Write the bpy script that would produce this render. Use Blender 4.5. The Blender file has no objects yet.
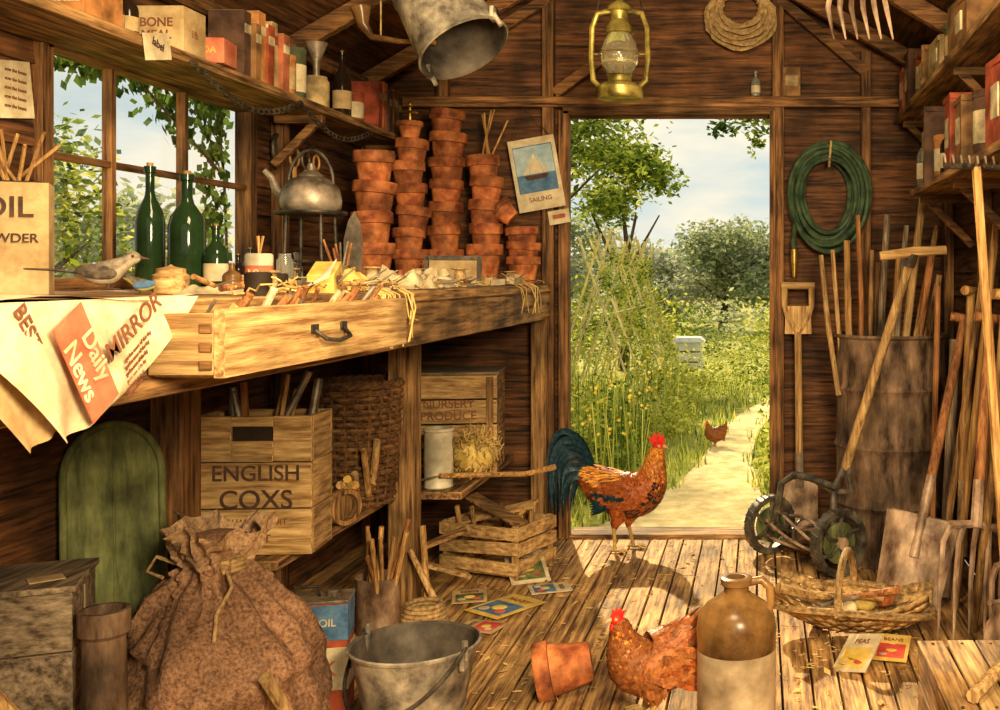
import bpy, math, random, bmesh
from mathutils import Vector as V, Matrix, Euler, noise
random.seed(7)
pi=math.pi
def U(a,b): return random.uniform(a,b)
def T(loc=(0,0,0),rot=(0,0,0),sc=1):
    return Matrix.Translation(V(loc))@Euler([math.radians(a) for a in rot]).to_matrix().to_4x4()@(Matrix.Diagonal((sc,sc,sc,1)) if not hasattr(sc,'__len__') else Matrix.Diagonal((*sc,1)))
# ---------------- materials
def nd(nt,t,**k):
    n=nt.nodes.new(t)
    for a,b in k.items(): setattr(n,a,b)
    return n
def ramp(nt,a,b,c1,c2):
    r=nd(nt,'ShaderNodeValToRGB'); e=r.color_ramp.elements
    e[0].position=a;e[1].position=b;e[0].color=(*c1,1);e[1].color=(*c2,1);return r
def mat(name,c1,c2=None,sc=6,rough=.75,metal=0,bump=.25,isl=0.,grime=.4,lo=.35,hi=.65,trans=0,det=7,gs=3,emis=0,bd=.01):
    m=bpy.data.materials.new(name); m.use_nodes=True; nt=m.node_tree; L=nt.links
    b=nt.nodes['Principled BSDF']
    if c2 is None: c2=tuple(min(1,x*1.35) for x in c1)
    if not hasattr(sc,'__len__'): sc=(sc,sc,sc)
    tc=nd(nt,'ShaderNodeTexCoord'); mp=nd(nt,'ShaderNodeMapping'); mp.inputs['Scale'].default_value=sc
    L.new(tc.outputs['Object'],mp.inputs['Vector'])
    geo=nd(nt,'ShaderNodeNewGeometry')
    ad=nd(nt,'ShaderNodeVectorMath',operation='ADD'); sm=nd(nt,'ShaderNodeMath',operation='MULTIPLY'); sm.inputs[1].default_value=37.0 if isl>0 else 0
    L.new(geo.outputs['Random Per Island'],sm.inputs[0]); L.new(mp.outputs[0],ad.inputs[0]); L.new(sm.outputs[0],ad.inputs[1])
    n=nd(nt,'ShaderNodeTexNoise'); n.inputs['Scale'].default_value=1; n.inputs['Detail'].default_value=det; n.inputs['Roughness'].default_value=.65
    L.new(ad.outputs[0],n.inputs['Vector'])
    r=ramp(nt,lo,hi,c1,c2); L.new(n.outputs['Fac'],r.inputs['Fac'])
    g=nd(nt,'ShaderNodeTexNoise'); g.inputs['Scale'].default_value=gs; g.inputs['Detail'].default_value=5
    L.new(tc.outputs['Object'],g.inputs['Vector'])
    gr=ramp(nt,.35,.6,(1-grime,)*3,(1,1,1)); L.new(g.outputs['Fac'],gr.inputs['Fac'])
    mx=nd(nt,'ShaderNodeMix',data_type='RGBA',blend_type='MULTIPLY'); mx.inputs[0].default_value=1
    L.new(r.outputs[0],mx.inputs[6]); L.new(gr.outputs[0],mx.inputs[7]); out=mx.outputs[2]
    if isl>0:
        mr=nd(nt,'ShaderNodeMapRange'); mr.inputs[3].default_value=1-isl; mr.inputs[4].default_value=1+isl*.7
        L.new(geo.outputs['Random Per Island'],mr.inputs[0])
        m2=nd(nt,'ShaderNodeVectorMath',operation='SCALE'); L.new(out,m2.inputs[0]); L.new(mr.outputs[0],m2.inputs['Scale']); out=m2.outputs[0]
    L.new(out,b.inputs['Base Color'])
    b.inputs['Roughness'].default_value=rough; b.inputs['Metallic'].default_value=metal
    b.inputs['Transmission Weight'].default_value=trans
    b.inputs['Specular IOR Level'].default_value=.3
    if bump>0:
        bp=nd(nt,'ShaderNodeBump'); bp.inputs['Strength'].default_value=bump; bp.inputs['Distance'].default_value=bd
        L.new(n.outputs['Fac'],bp.inputs['Height']); L.new(bp.outputs[0],b.inputs['Normal'])
    return m
def wood(name,c1,c2,ax,isl=.3,bump=.6,grime=.6,k=62,**kw):
    s=[k,k,k]; s[ax]=k/15
    return mat(name,c1,c2,sc=s,isl=isl,bump=bump,grime=grime,lo=.36,hi=.66,gs=5,**kw)
def leafmat(name,c1,c2,tr=.45):
    m=bpy.data.materials.new(name); m.use_nodes=True; nt=m.node_tree;L=nt.links; nt.nodes.clear()
    o=nd(nt,'ShaderNodeOutputMaterial');d=nd(nt,'ShaderNodeBsdfDiffuse');t=nd(nt,'ShaderNodeBsdfTranslucent');mx=nd(nt,'ShaderNodeMixShader');mx.inputs[0].default_value=tr
    g=nd(nt,'ShaderNodeNewGeometry'); r=ramp(nt,.1,.95,c1,c2); L.new(g.outputs['Random Per Island'],r.inputs[0])
    L.new(r.outputs[0],d.inputs[0]);L.new(r.outputs[0],t.inputs[0]);L.new(d.outputs[0],mx.inputs[1]);L.new(t.outputs[0],mx.inputs[2]);L.new(mx.outputs[0],o.inputs[0])
    return m
W=[wood('wall_wood_%d'%a,(.024,.010,.004),(.255,.102,.036),a) for a in range(3)]
BM=[wood('beam_wood_%d'%a,(.04,.016,.006),(.42,.20,.07),a) for a in range(3)]
BN=[wood('bench_wood_%d'%a,(.075,.030,.010),(.66,.37,.14),a,isl=.25,grime=.6) for a in range(3)]
FL=wood('floor_wood',(.15,.058,.018),(.86,.51,.19),1,isl=.32,grime=.5)
PL=[wood('pale_wood_%d'%a,(.27,.13,.04),(.86,.57,.24),a,isl=.14,grime=.45) for a in range(3)]
HW=wood('handle_wood',(.24,.10,.025),(.82,.48,.17),2,isl=.2,grime=.4)
HR=wood('handle_redwood',(.20,.065,.02),(.64,.28,.10),2,isl=.2,grime=.4)
GW=[wood('grey_wood_%d'%a,(.08,.05,.03),(.44,.33,.21),a,isl=.2) for a in range(3)]
TC=mat('terracotta',(.27,.06,.02),(.80,.28,.09),sc=14,isl=.35,grime=.65,gs=13,bump=.3)
DK=mat('dark_brown_and_shade',(.015,.008,.004),(.05,.03,.015))  # near-black brown: painted shade for holes, plain colour for joints and bits
IRON=mat('dark_iron',(.02,.018,.015),(.14,.11,.08),sc=20,rough=.5,metal=.5)
MOWI=mat('mower_iron',(.05,.045,.035),(.26,.22,.16),sc=20,rough=.5,metal=.4,grime=.5,gs=14)
STEEL=mat('worn_steel',(.12,.09,.06),(.5,.40,.30),sc=14,rough=.45,metal=.45,grime=.6,gs=9)
RUST=mat('rusty_steel',(.04,.018,.010),(.40,.25,.15),sc=(16,16,5),rough=.7,metal=.15,grime=.75,gs=4,bump=.5)
BLADE=mat('shovel_steel',(.18,.09,.05),(.74,.52,.35),sc=(16,16,8),rough=.5,metal=.2,grime=.55,gs=8,bump=.3)
GALV=mat('galvanised',(.17,.14,.11),(.66,.57,.42),sc=16,rough=.5,metal=.3,grime=.65,gs=9,bump=.35)
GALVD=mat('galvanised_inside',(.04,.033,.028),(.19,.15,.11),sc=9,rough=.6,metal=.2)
SACK=mat('sack_jute',(.15,.06,.03),(.52,.29,.16),sc=(110,110,110),grime=.5,gs=3.5,bump=.7)
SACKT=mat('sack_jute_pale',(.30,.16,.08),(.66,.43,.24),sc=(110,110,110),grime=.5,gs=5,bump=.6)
ROPE=mat('rope',(.28,.15,.05),(.7,.48,.22),sc=60,bump=.6)
WICK=mat('wicker',(.05,.02,.008),(.32,.16,.06),sc=40,isl=.35,bump=.4)
TRUGM=mat('trug_willow',(.18,.09,.03),(.74,.48,.2),sc=50,isl=.35,bump=.5,grime=.6,gs=9)
PAPER=mat('old_paper',(.54,.42,.24),(.84,.72,.49),sc=18,bump=.05,grime=.3,rough=.9)
PAPD=mat('brown_paper',(.43,.28,.12),(.72,.52,.27),sc=18,bump=.05,grime=.4,rough=.9)
RED=mat('red_print',(.50,.12,.06),(.70,.24,.13),sc=20,bump=.05,grime=.35)
INK=mat('ink',(.04,.02,.015),(.10,.05,.03),sc=20,bump=0,grime=0)
INKR=mat('ink_brown',(.16,.06,.03),(.26,.1,.05),sc=20,bump=0,grime=0)
YEL=mat('yellow_card',(.70,.42,.06),(.92,.68,.2),sc=20,bump=.05,grime=.35)
BLUE=mat('blue_print',(.04,.10,.22),(.14,.27,.42),sc=20,bump=.05,grime=.3)
CREAM=mat('cream_enamel',(.52,.44,.29),(.84,.76,.56),sc=12,bump=.1,grime=.5,rough=.4,gs=8)
GREENP=mat('green_paint',(.07,.085,.03),(.26,.28,.10),sc=(30,30,6),bump=.4,grime=.7,gs=8)
HOSE=mat('green_hose',(.02,.04,.022),(.10,.16,.08),sc=20,bump=.1,grime=.5,rough=.4)
BRASS=mat('brass',(.45,.25,.04),(.9,.62,.16),sc=12,rough=.35,metal=.8,grime=.4)
LANT=mat('lantern_paint',(.22,.17,.03),(.72,.56,.15),sc=16,rough=.4,metal=.5,grime=.7,gs=14)
GLG=mat('green_glass',(.010,.024,.010),(.03,.07,.022),sc=5,rough=.08,bump=0,grime=.3,trans=.15)
GLD=mat('dark_glass',(.012,.008,.006),(.04,.02,.012),sc=5,rough=.1,bump=0)
GLC=mat('clear_glass',(.7,.72,.62),(.85,.85,.75),sc=5,rough=.05,bump=0,grime=0,trans=.85)
STONE_T=mat('stoneware_brown',(.08,.035,.012),(.36,.19,.06),sc=7,rough=.25,bump=.05,grime=.5,gs=6)
STONE_B=mat('stoneware_cream',(.42,.30,.17),(.76,.60,.40),sc=9,rough=.35,bump=.08,grime=.5,gs=6)
RAG=mat('rag_cloth',(.50,.36,.18),(.88,.75,.48),sc=30,bump=.4,grime=.5,gs=12)
RAGY=mat('rag_yellow',(.6,.38,.06),(.95,.75,.25),sc=30,bump=.4,grime=.4)
STRAW=mat('straw',(.5,.30,.08),(.9,.66,.25),sc=30,isl=.4,bump=.2)
BK=[mat('book_%d'%i,c,sc=24,grime=.6,gs=12,bump=.25) for i,c in enumerate([(.24,.12,.045),(.44,.19,.06),(.34,.07,.03),(.10,.05,.03),(.42,.30,.14),(.07,.08,.04),(.55,.45,.27),(.38,.12,.06)])]
# ---------------- mesh builder
class MB:
    def __init__(s): s.v=[];s.f=[];s.mi=[];s.mats=[];s.M=Matrix()
    def add(s,vs,fs,m):
        b=len(s.v)
        if m not in s.mats: s.mats.append(m)
        k=s.mats.index(m)
        s.v+=[s.M@V(p) for p in vs]
        for f in fs: s.f.append([b+i for i in f]); s.mi.append(k)
    def box(s,c,d,m,rot=(0,0,0),tp=1):
        X=T(c,rot); vs=[]
        for z in (-.5,.5):
            k=1 if z<0 else tp
            for x,y in((-.5,-.5),(.5,-.5),(.5,.5),(-.5,.5)): vs.append(X@V((x*d[0]*k,y*d[1]*k,z*d[2])))
        s.add(vs,[(3,2,1,0),(4,5,6,7),(0,1,5,4),(1,2,6,5),(2,3,7,6),(3,0,4,7)],m)
    def bb(s,x0,x1,y0,y1,z0,z1,m): s.box(((x0+x1)/2,(y0+y1)/2,(z0+z1)/2),(x1-x0,y1-y0,z1-z0),m)
    def tube(s,pts,r,m,seg=8,closed=False,caps=True,flat=None):
        pts=[V(p) for p in pts]; n=len(pts)
        if not hasattr(r,'__len__'): r=[r]*n
        vs=[];N=None
        for i,p in enumerate(pts):
            if closed: t=pts[(i+1)%n]-pts[i-1]
            else: t=pts[min(i+1,n-1)]-pts[max(i-1,0)]
            if t.length<1e-9: t=V((0,0,1))
            t.normalize()
            if N is None:
                a=V((0,0,1)) if abs(t.z)<.9 else V((1,0,0)); N=t.cross(a).normalized()
            else:
                N=(N-t*N.dot(t)); N=N.normalized() if N.length>1e-6 else t.orthogonal().normalized()
            B=t.cross(N)
            for j in range(seg):
                a=2*pi*j/seg; vs.append(p+(N*math.cos(a)+B*math.sin(a)*(flat or 1))*r[i])
        fs=[]
        for i in range(n if closed else n-1):
            for j in range(seg):
                a=i*seg+j;b=i*seg+(j+1)%seg;c=((i+1)%n)*seg+(j+1)%seg;d=((i+1)%n)*seg+j
                fs.append((a,b,c,d))
        if caps and not closed: fs.append(tuple(range(seg))[::-1]); fs.append(tuple((n-1)*seg+j for j in range(seg)))
        s.add(vs,fs,m)
    def rod(s,a,b,r,m,r2=None,seg=8): s.tube([a,b],[r,r if r2 is None else r2],m,seg)
    def lathe(s,prof,m,seg=28,X=Matrix(),cap=False):
        vs=[];fs=[]
        for r,z in prof:
            for j in range(seg):
                a=2*pi*j/seg; vs.append(X@V((max(r,.0004)*math.cos(a),max(r,.0004)*math.sin(a),z)))
        for i in range(len(prof)-1):
            for j in range(seg): fs.append((i*seg+j,i*seg+(j+1)%seg,(i+1)*seg+(j+1)%seg,(i+1)*seg+j))
        s.add(vs,fs,m)
    def ell(s,c,r,m,rot=(0,0,0),seg=16):
        if not hasattr(r,'__len__'): r=(r,r,r)
        s.lathe([(math.sin(pi*i/10),-math.cos(pi*i/10)) for i in range(11)],m,seg,T(c,rot,r))
    def prism(s,pts,th,m,X=Matrix()):
        n=len(pts); vs=[X@V((x,y,-th/2)) for x,y in pts]+[X@V((x,y,th/2)) for x,y in pts]
        s.add(vs,[tuple(range(n))[::-1],tuple(range(n,2*n))]+[(i,(i+1)%n,n+(i+1)%n,n+i) for i in range(n)],m)
    def grid(s,fn,nu,nv,m):
        vs=[fn(i/nu,j/nv) for i in range(nu+1) for j in range(nv+1)]
        s.add(vs,[(i*(nv+1)+j,i*(nv+1)+j+1,(i+1)*(nv+1)+j+1,(i+1)*(nv+1)+j) for i in range(nu) for j in range(nv)],m)
    def build(s,name,bevel=0,solid=0,sharp=38,recalc=True):
        xs=[p.x for p in s.v];ys=[p.y for p in s.v];z0=min(p.z for p in s.v)
        o=V(((min(xs)+max(xs))/2,(min(ys)+max(ys))/2,z0))
        me=bpy.data.meshes.new(name); me.from_pydata([p-o for p in s.v],[],s.f)
        for m in s.mats: me.materials.append(m)
        me.polygons.foreach_set('material_index',s.mi)
        if recalc:
            bm=bmesh.new(); bm.from_mesh(me); bmesh.ops.recalc_face_normals(bm,faces=bm.faces); bm.to_mesh(me); bm.free()
        me.polygons.foreach_set('use_smooth',[True]*len(me.polygons))
        me.set_sharp_from_angle(angle=math.radians(sharp))
        ob=bpy.data.objects.new(name,me); ob.location=o; bpy.context.collection.objects.link(ob)
        if solid:
            q=ob.modifiers.new('s','SOLIDIFY'); q.thickness=solid
        if bevel:
            q=ob.modifiers.new('b','BEVEL'); q.width=bevel; q.segments=2; q.limit_method='ANGLE'
        return ob
def text(par,st,size,X,m,name='lettering',al='CENTER',sx=1):
    c=bpy.data.curves.new(name,'FONT'); c.body=st; c.size=size; c.align_x=al; c.align_y='CENTER'; c.extrude=.0006; c.offset=size*.012
    c.materials.append(m); o=bpy.data.objects.new(name,c); bpy.context.collection.objects.link(o)
    o.parent=par; o.matrix_basis=Matrix.Translation(-par.location)@X@Matrix.Diagonal((sx,1,1,1)); return o
def circ(c,r,n,ax='z',rx=None):
    out=[]
    for i in range(n):
        a=2*pi*i/n; u=r*math.cos(a); w=(rx or r)*math.sin(a)
        out.append(V(c)+(V((u,w,0)) if ax=='z' else V((u,0,w)) if ax=='y' else V((0,u,w))))
    return out
# ================= ROOM
XL,XR,YB,YF=-1.85,.90,5.0,-.6
EZ,RZ,XC=2.15,2.95,-.475
mb=MB(); x=XL
while x<XR-.01:
    w=min(U(.07,.095),XR-x); y=YF
    while y<YB:
        l=min(U(1.6,3.2),YB-y)
        if YB-y-l<.4: l=YB-y
        mb.box((x+w/2,y+l/2,-.0125+U(-.001,.001)),(w-.007,l-.004,.025),FL,(0,U(-.4,.4),0)); y+=l
    x+=w
mb.bb(XL,XR,YF,YB,-.05,-.027,DK)
mb.build('floor',bevel=.002)
mb=MB(); z=0
while z<2.95:
    h=.105; zt=z+h
    if zt>EZ: hw=(RZ-z)/(RZ-EZ)*(XR-XC)
    segs=[(XL,-.905),(.048,XR)] if z<1.98 else ([(XL,XR)] if zt<=EZ+.05 else [(XC-hw,XC+hw)])
    for a,b in segs: mb.box(((a+b)/2,YB+.012,z+h/2),(b-a,.018,h+.010),W[0],(5,0,0))
    z+=h
mb.build('wall_back')
WY0,WY1,WZ0,WZ1=2.70,3.80,1.215,1.85
def sidewall(xx,name,win):
    mb=MB(); z=0
    while z<EZ:
        h=.105; segs=[(YF,YB)]
        if win and z+h>WZ0 and z<WZ1: segs=[(YF,WY0),(WY1,YB)]
        for a,b in segs: mb.box((xx,(a+b)/2,z+h/2),(.018,b-a,h+.010),W[1],(0,-5 if xx<0 else 5,0))
        z+=h
    if win:
        mb.bb(xx-.01,xx+.01,WY0,WY1,1.15,WZ0,W[1]); mb.bb(xx-.01,xx+.01,WY0,WY1,WZ1,1.91,W[1])
    mb.build(name)
sidewall(XL-.012,'wall_left',True); sidewall(XR+.012,'wall_right',False)
mb=MB()
ang=math.degrees(math.atan2(RZ-EZ,XR-XC)); Ls=math.hypot(RZ-EZ,XR-XC)
n=13
for sgn in (-1,1):
    for i in range(n):
        t=(i+.5)/n; xx=XC+sgn*(XR-XC)*(1-t)*1.03; zz=RZ-(RZ-EZ)*(1-t)*1.03+.03
        mb.box((xx,(YF+YB)/2+.05,zz),(Ls/n*1.08,YB-YF+.2,.02),W[1],(0,sgn*ang,0))
mb.build('ceiling')
mb=MB()
mb.box((XC,YB-.035,2.06),(XR-XL,.06,.05),BM[0])
for xx,z0,z1 in((-1.0,0,2.6),(.085,0,2.6),(.5,0,2.3),(-1.5,1.2,2.3)): mb.box((xx,YB-.03,(z0+z1)/2),(.055 if xx!=.5 else .045,.05,z1-z0),BM[2])
mb.box((-.925,YB-.03,1.01),(.05,.055,2.02),BM[2]); mb.box((.06,YB-.03,1.01),(.03,.06,2.02),BM[2])
mb.box((-.43,YB-.03,2.02),(1.0,.055,.035),BM[0])
for a,b in(((-1.4,2.3),(-1.0,2.55)),((.09,2.55),(.5,2.2)),((-.97,2.1),(-.7,2.3))):
    a=V((a[0],YB-.04,a[1]));b=V((b[0],YB-.04,b[1])); d=b-a
    mb.box((a+b)/2,(d.length,.04,.05),BM[0],(0,-math.degrees(math.atan2(d.z,d.x)),0))
mb.build('trim_back_framing',bevel=.003)
mb=MB()
for y in (.5,1.4,2.3,3.2,4.1,4.85):
    for sgn in(-1,1):
        mb.box((XC+sgn*(XR-XC)/2,y,(EZ+RZ)/2-.03),(Ls,.045,.07),BM[0],(0,sgn*ang,0))
    mb.box((XC,y,2.66),(.95,.04,.06),BM[0])
mb.build('trim_rafters',bevel=.003)
mb=MB()
for y in (4.9,4.0,2.2,1.5): mb.bb(XL,XL+.045,y-.03,y+.03,0,EZ,BM[2])
mb.bb(XL,XL+.05,YF,YB,2.09,2.15,BM[1])
for y in (4.9,4.1,3.2,2.3,1.4): mb.bb(XR-.045,XR,y-.03,y+.03,0,EZ,BM[2])
mb.bb(XR-.05,XR,YF,YB,2.09,2.15,BM[1])
mb.build('trim_side_studs',bevel=.003)
mb=MB(); mb.bb(-.905,.048,YB-.04,YB+.12,-.03,.018,BN[0]); mb.build('trim_door_threshold',bevel=.004)
mb=MB(); fw=BM
for y in(WY0,WY1): mb.bb(XL-.04,XL+.02,y-.022,y+.022,WZ0-.02,WZ1+.02,fw[2])
for z in(WZ0,WZ1): mb.bb(XL-.04,XL+.02,WY0,WY1,z-.02,z+.02,fw[1])
for y in(3.0,3.38): mb.bb(XL-.025,XL+.005,y-.010,y+.010,WZ0,WZ1,fw[2])
mb.bb(XL-.022,XL+.003,WY0,WY1,1.548,1.567,fw[1])
g=bpy.data.materials.new('window_glass'); g.use_nodes=True; nt=g.node_tree; nt.nodes.clear()
o=nd(nt,'ShaderNodeOutputMaterial');a=nd(nt,'ShaderNodeBsdfTransparent');b=nd(nt,'ShaderNodeBsdfGlossy');b.inputs['Roughness'].default_value=.05;mx=nd(nt,'ShaderNodeMixShader');mx.inputs[0].default_value=.04
nt.links.new(a.outputs[0],mx.inputs[1]);nt.links.new(b.outputs[0],mx.inputs[2]);nt.links.new(mx.outputs[0],o.inputs[0])
mb.bb(XL-.012,XL-.009,WY0,WY1,WZ0,WZ1,g)
mb.build('window_1',bevel=.002)
# ================= GARDEN
def flatmat(name,c1,c2,sc): return mat(name,c1,c2,sc=sc,bump=.4,grime=.3,rough=.95,gs=.6)
GR=flatmat('grass_ground',(.16,.19,.02),(.55,.52,.10),5)
PT=flatmat('garden_path',(.60,.44,.17),(.95,.78,.40),9)
mb=MB()
mb.grid(lambda u,v:V((-45+90*u,5.1+70*v,-.06)),30,30,GR)
mb.grid(lambda u,v:V((-45+43*u,-10+15.1*v,-.06)),12,12,GR)
mb.grid(lambda u,v:V((1+40*u,-10+15.1*v,-.06)),12,12,GR)
mb.grid(lambda u,v:V((-2+3*u,-10+9.35*v,-.06)),6,6,GR)
mb.build('garden_ground')
mb=MB(); pp=[(5.05,-.95,.10),(5.5,-.80,.08),(6.0,-.62,.02),(6.6,-.50,-.02),(7.3,-.42,-.06),(8.2,-.36,-.04),(9.2,-.28,.04),(10.2,-.12,.20),(11,.10,.45)]
vs=[];
for y,a,b in pp: vs+= [(a,y,-.048),((a+b)/2,y,-.04),(b,y,-.048)]
mb.add(vs,[(3*i+j,3*i+j+1,3*i+4+j,3*i+3+j) for i in range(len(pp)-1) for j in(0,1)],PT); mb.build('garden_path')
def leaves(mb,c,rad,n,size,m,sh=.55,zmin=-.05):
    c=V(c); rad=rad if hasattr(rad,'__len__') else (rad,)*3
    for i in range(n):
        d=V((random.gauss(0,1),random.gauss(0,1),random.gauss(0,1))).normalized()
        k=sh+(1-sh)*random.random(); k*=1+.16*noise.noise(d*2.3+c)*2
        p=c+V((d.x*rad[0],d.y*rad[1],d.z*rad[2]))*k
        if p.z<zmin: continue
        a=V((U(-1,1),U(-1,1),U(-.6,.6))).normalized(); b=a.cross(V((U(-1,1),U(-1,1),U(-1,1)))).normalized()
        s=size*U(.6,1.3)
        mb.add([p-a*s,p-b*s*.45,p+a*s,p+b*s*.45],[(0,1,2,3)],m)
L1=leafmat('leaf_mid',(.06,.11,.015),(.40,.47,.09)); L2=leafmat('leaf_dark',(.02,.05,.012),(.12,.20,.04))
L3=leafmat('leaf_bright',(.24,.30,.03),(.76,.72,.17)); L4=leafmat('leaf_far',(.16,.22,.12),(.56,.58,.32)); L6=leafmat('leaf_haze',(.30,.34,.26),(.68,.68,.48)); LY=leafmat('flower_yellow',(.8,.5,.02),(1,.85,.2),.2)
L5=leafmat('leaf_ivy',(.03,.07,.015),(.20,.32,.07))
BARK=wood('bark',(.04,.025,.012),(.2,.13,.07),2)
def tree(name,x,y,h,r,n,size,m1,m2,clumps=9):
    mb=MB(); mb.tube([(x,y,-.1),(x+.05*h,y,h*.4),(x,y,h*.85)],[.05*r+.04,.04*r+.02,.02],BARK)
    for i in range(5): 
        a=i*1.3; mb.tube([(x,y,h*.45),(x+math.cos(a)*r*.6,y+math.sin(a)*r*.6,h*.8)],[.03,.01],BARK)
    for i in range(clumps):
        a=2.4*i; rr=r*.62*math.sqrt((i+.5)/clumps); zz=h+U(-.5,.4)*r
        leaves(mb,(x+rr*math.cos(a),y+rr*math.sin(a),zz),(r*.5,r*.5,r*.4),n//clumps,size,m1 if i%3 else m2,.2)
    return mb.build(name,recalc=False)
tree('garden_tree',-3.0,12.5,3.2,1.9,14000,.05,L1,L3,16)
tree('garden_tree',-1.9,14.5,2.6,.85,4500,.05,L1,L3,9)
tree('garden_tree',-7.5,10.5,2.0,1.35,4500,.06,L1,L3,10)
tree('garden_tree',-6.2,12.0,.8,.9,1800,.06,L3,L1,7)
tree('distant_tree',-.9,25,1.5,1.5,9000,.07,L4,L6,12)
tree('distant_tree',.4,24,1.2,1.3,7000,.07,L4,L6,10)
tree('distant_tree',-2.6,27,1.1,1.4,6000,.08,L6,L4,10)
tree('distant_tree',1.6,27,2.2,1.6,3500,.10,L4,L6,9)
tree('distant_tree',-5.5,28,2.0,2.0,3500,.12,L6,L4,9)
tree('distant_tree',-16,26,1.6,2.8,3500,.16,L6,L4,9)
mb=MB()
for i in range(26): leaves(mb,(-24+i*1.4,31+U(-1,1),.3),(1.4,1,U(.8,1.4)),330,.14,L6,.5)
for i in range(16): leaves(mb,(-6+i*.55,18+U(-1,1),.1),(.6,.6,U(.8,1.3)),640,.05,(L1,L4,L3)[i%3],.3)
mb.build('garden_hedge',recalc=False)
mb=MB()
for i in range(14): leaves(mb,(-9+i*.42,7.6+U(-.6,.6)+i*.05,.3),(.5,.5,U(.7,1.1)),300,.05,L1 if i%2 else L3,.4)
mb.build('garden_shrub',recalc=False)
mb=MB()
for c,r,n,m in[((-1.35,6.9,.2),(.40,.5,.42),1700,L3),((-1.15,7.9,.1),(.42,.6,.46),2000,L1),((-.75,8.6,.0),(.28,.5,.28),1100,L3),((-1.75,6.2,.35),(.5,.5,.5),900,L1),((-.8,10.5,.1),(.5,1,.45),1500,L3),((-1.2,6.0,.0),(.28,.3,.30),800,L1),((-.6,12.4,.05),(.6,.4,.42),900,L3),((-1.0,7.2,.0),(.28,.4,.28),800,L1),((-.2,14,.1),(.9,.5,.5),1300,L3),((-.05,12.2,.1),(.6,.4,.45),900,L1)]:
    leaves(mb,c,r,n,.024,m,.2); 
for i in range(220):
    p=V((U(-1.7,-.75),U(6.2,9.5),U(.2,.62))); s=.012
    mb.add([p+V((-s,0,0)),p+V((0,-s*.4,-s)),p+V((s,0,0)),p+V((0,0,s))],[(0,1,2,3)],LY)
for i in range(260):
    x=U(-1.8,-.74); y=U(6.0,9.5); h=U(.3,.65); a=U(-.06,.06)
    mb.add([(x-.004,y,-.06),(x+.004,y,-.06),(x+a+.002,y,h),(x+a-.002,y,h)],[(0,1,2,3)],L3 if i%2 else L1)
mb.build('flower_bed',recalc=False)
mb=MB()
for c,r,n,m in[((.18,6.7,.10),(.24,.5,.34),1100,L3),((.30,8.2,.2),(.34,.7,.5),1200,L1),((.45,10.0,.2),(.45,.7,.45),900,L3),((.35,6.0,.3),(.3,.5,.5),600,L1)]:
    leaves(mb,c,r,n,.026,m,.25)
mb.build('garden_bush',recalc=False)
mb=MB()
for i in range(7000):
    y=5.15+8*random.random()**1.4; x=U(-2.6,.9)
    inside=False
    for k in range(len(pp)-1):
        if pp[k][0]<=y<pp[k+1][0]:
            t=(y-pp[k][0])/(pp[k+1][0]-pp[k][0]); a=pp[k][1]*(1-t)+pp[k+1][1]*t; b=pp[k][2]*(1-t)+pp[k+1][2]*t
            inside=a+.05*math.sin(y*9)+U(0,.05)<x<b-.05*math.sin(y*7)-U(0,.05)
    if inside: continue
    h=U(.0,.07); w=.006; dx=U(-.04,.04); dy=U(-.04,.04)
    mb.add([(x-w,y,-.06),(x+w,y,-.06),(x+dx,y+dy,h)],[(0,1,2)],L3 if i%3 else L1)
mb.build('grass_tufts',recalc=False)
mb=MB()
CANE=mat('cane',(.55,.44,.14),(.92,.80,.36),sc=20,isl=.2)
for i in range(13):
    y=8.3+i*.33
    for xa,xb in((-1.75,-1.32),(-.85,-1.30)): mb.rod((xa+U(-.04,.04),y,-.06),(xb+U(-.05,.05)+(.1 if xa<-1.5 else -.1),y+U(-.08,.08),1.54+U(0,.14)),.010,CANE,seg=5)
for z,dx in((1.44,0),(.95,.16),(.5,.31)):
    for s in (-1,1): mb.rod((-1.31+s*dx,8.2,z),(-1.31+s*dx,12.4,z),.007,CANE,seg=5)
for i in range(170):
    y=8.3+U(0,4.1); t=U(.0,.98); sd=random.choice((-1,1))
    leaves(mb,(-1.32+sd*.46*(1-t),y,1.48*t),(.08,.12,.17),60,.020,L3 if i%3 else L1,.1)
mb.build('bean_pole_row',recalc=False)
mb=MB(); WH=mat('white_paint',(.6,.6,.54),(.85,.84,.76),bump=.1,grime=.2)
for i in range(3): mb.box((-.90,13.3,.1+i*.13),(.36-.03*i,.36,.12),WH)
mb.box((-.90,13.3,.44),(.42,.42,.06),WH,tp=.7); mb.box((-.9,13.11,.06),(.15,.02,.03),DK)  # entrance slot is a dark bar, its shade painted on
for i in range(3): mb.box((-.90,13.118,.16+i*.13),(.30,.01,.012),DK)
for sx in(-1,1):
    for sy in(-1,1): mb.rod((-.9+sx*.15,13.3+sy*.15,-.06),(-.9+sx*.15,13.3+sy*.15,.06),.015,WH)
mb.build('beehive',bevel=.006)
mb=MB()
mb.tube([(.6,6.6,2.75),(.2,6.8,2.45),(-.15,6.9,2.3)],[.02,.012,.005],BARK)
mb.tube([(.5,6.6,-.06),(.62,6.6,1.5),(.6,6.6,2.8)],[.06,.05,.03],BARK)
leaves(mb,(0,6.85,2.31),(.34,.3,.15),560,.030,L1,.1); leaves(mb,(.3,6.8,2.6),(.4,.3,.3),500,.04,L1,.1); leaves(mb,(-.25,6.9,2.22),(.12,.1,.09),90,.026,L2,.1); leaves(mb,(-.02,6.9,2.12),(.08,.1,.10),90,.024,L1,.1)
mb.build('overhanging_branch',recalc=False)
mb=MB()
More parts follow.
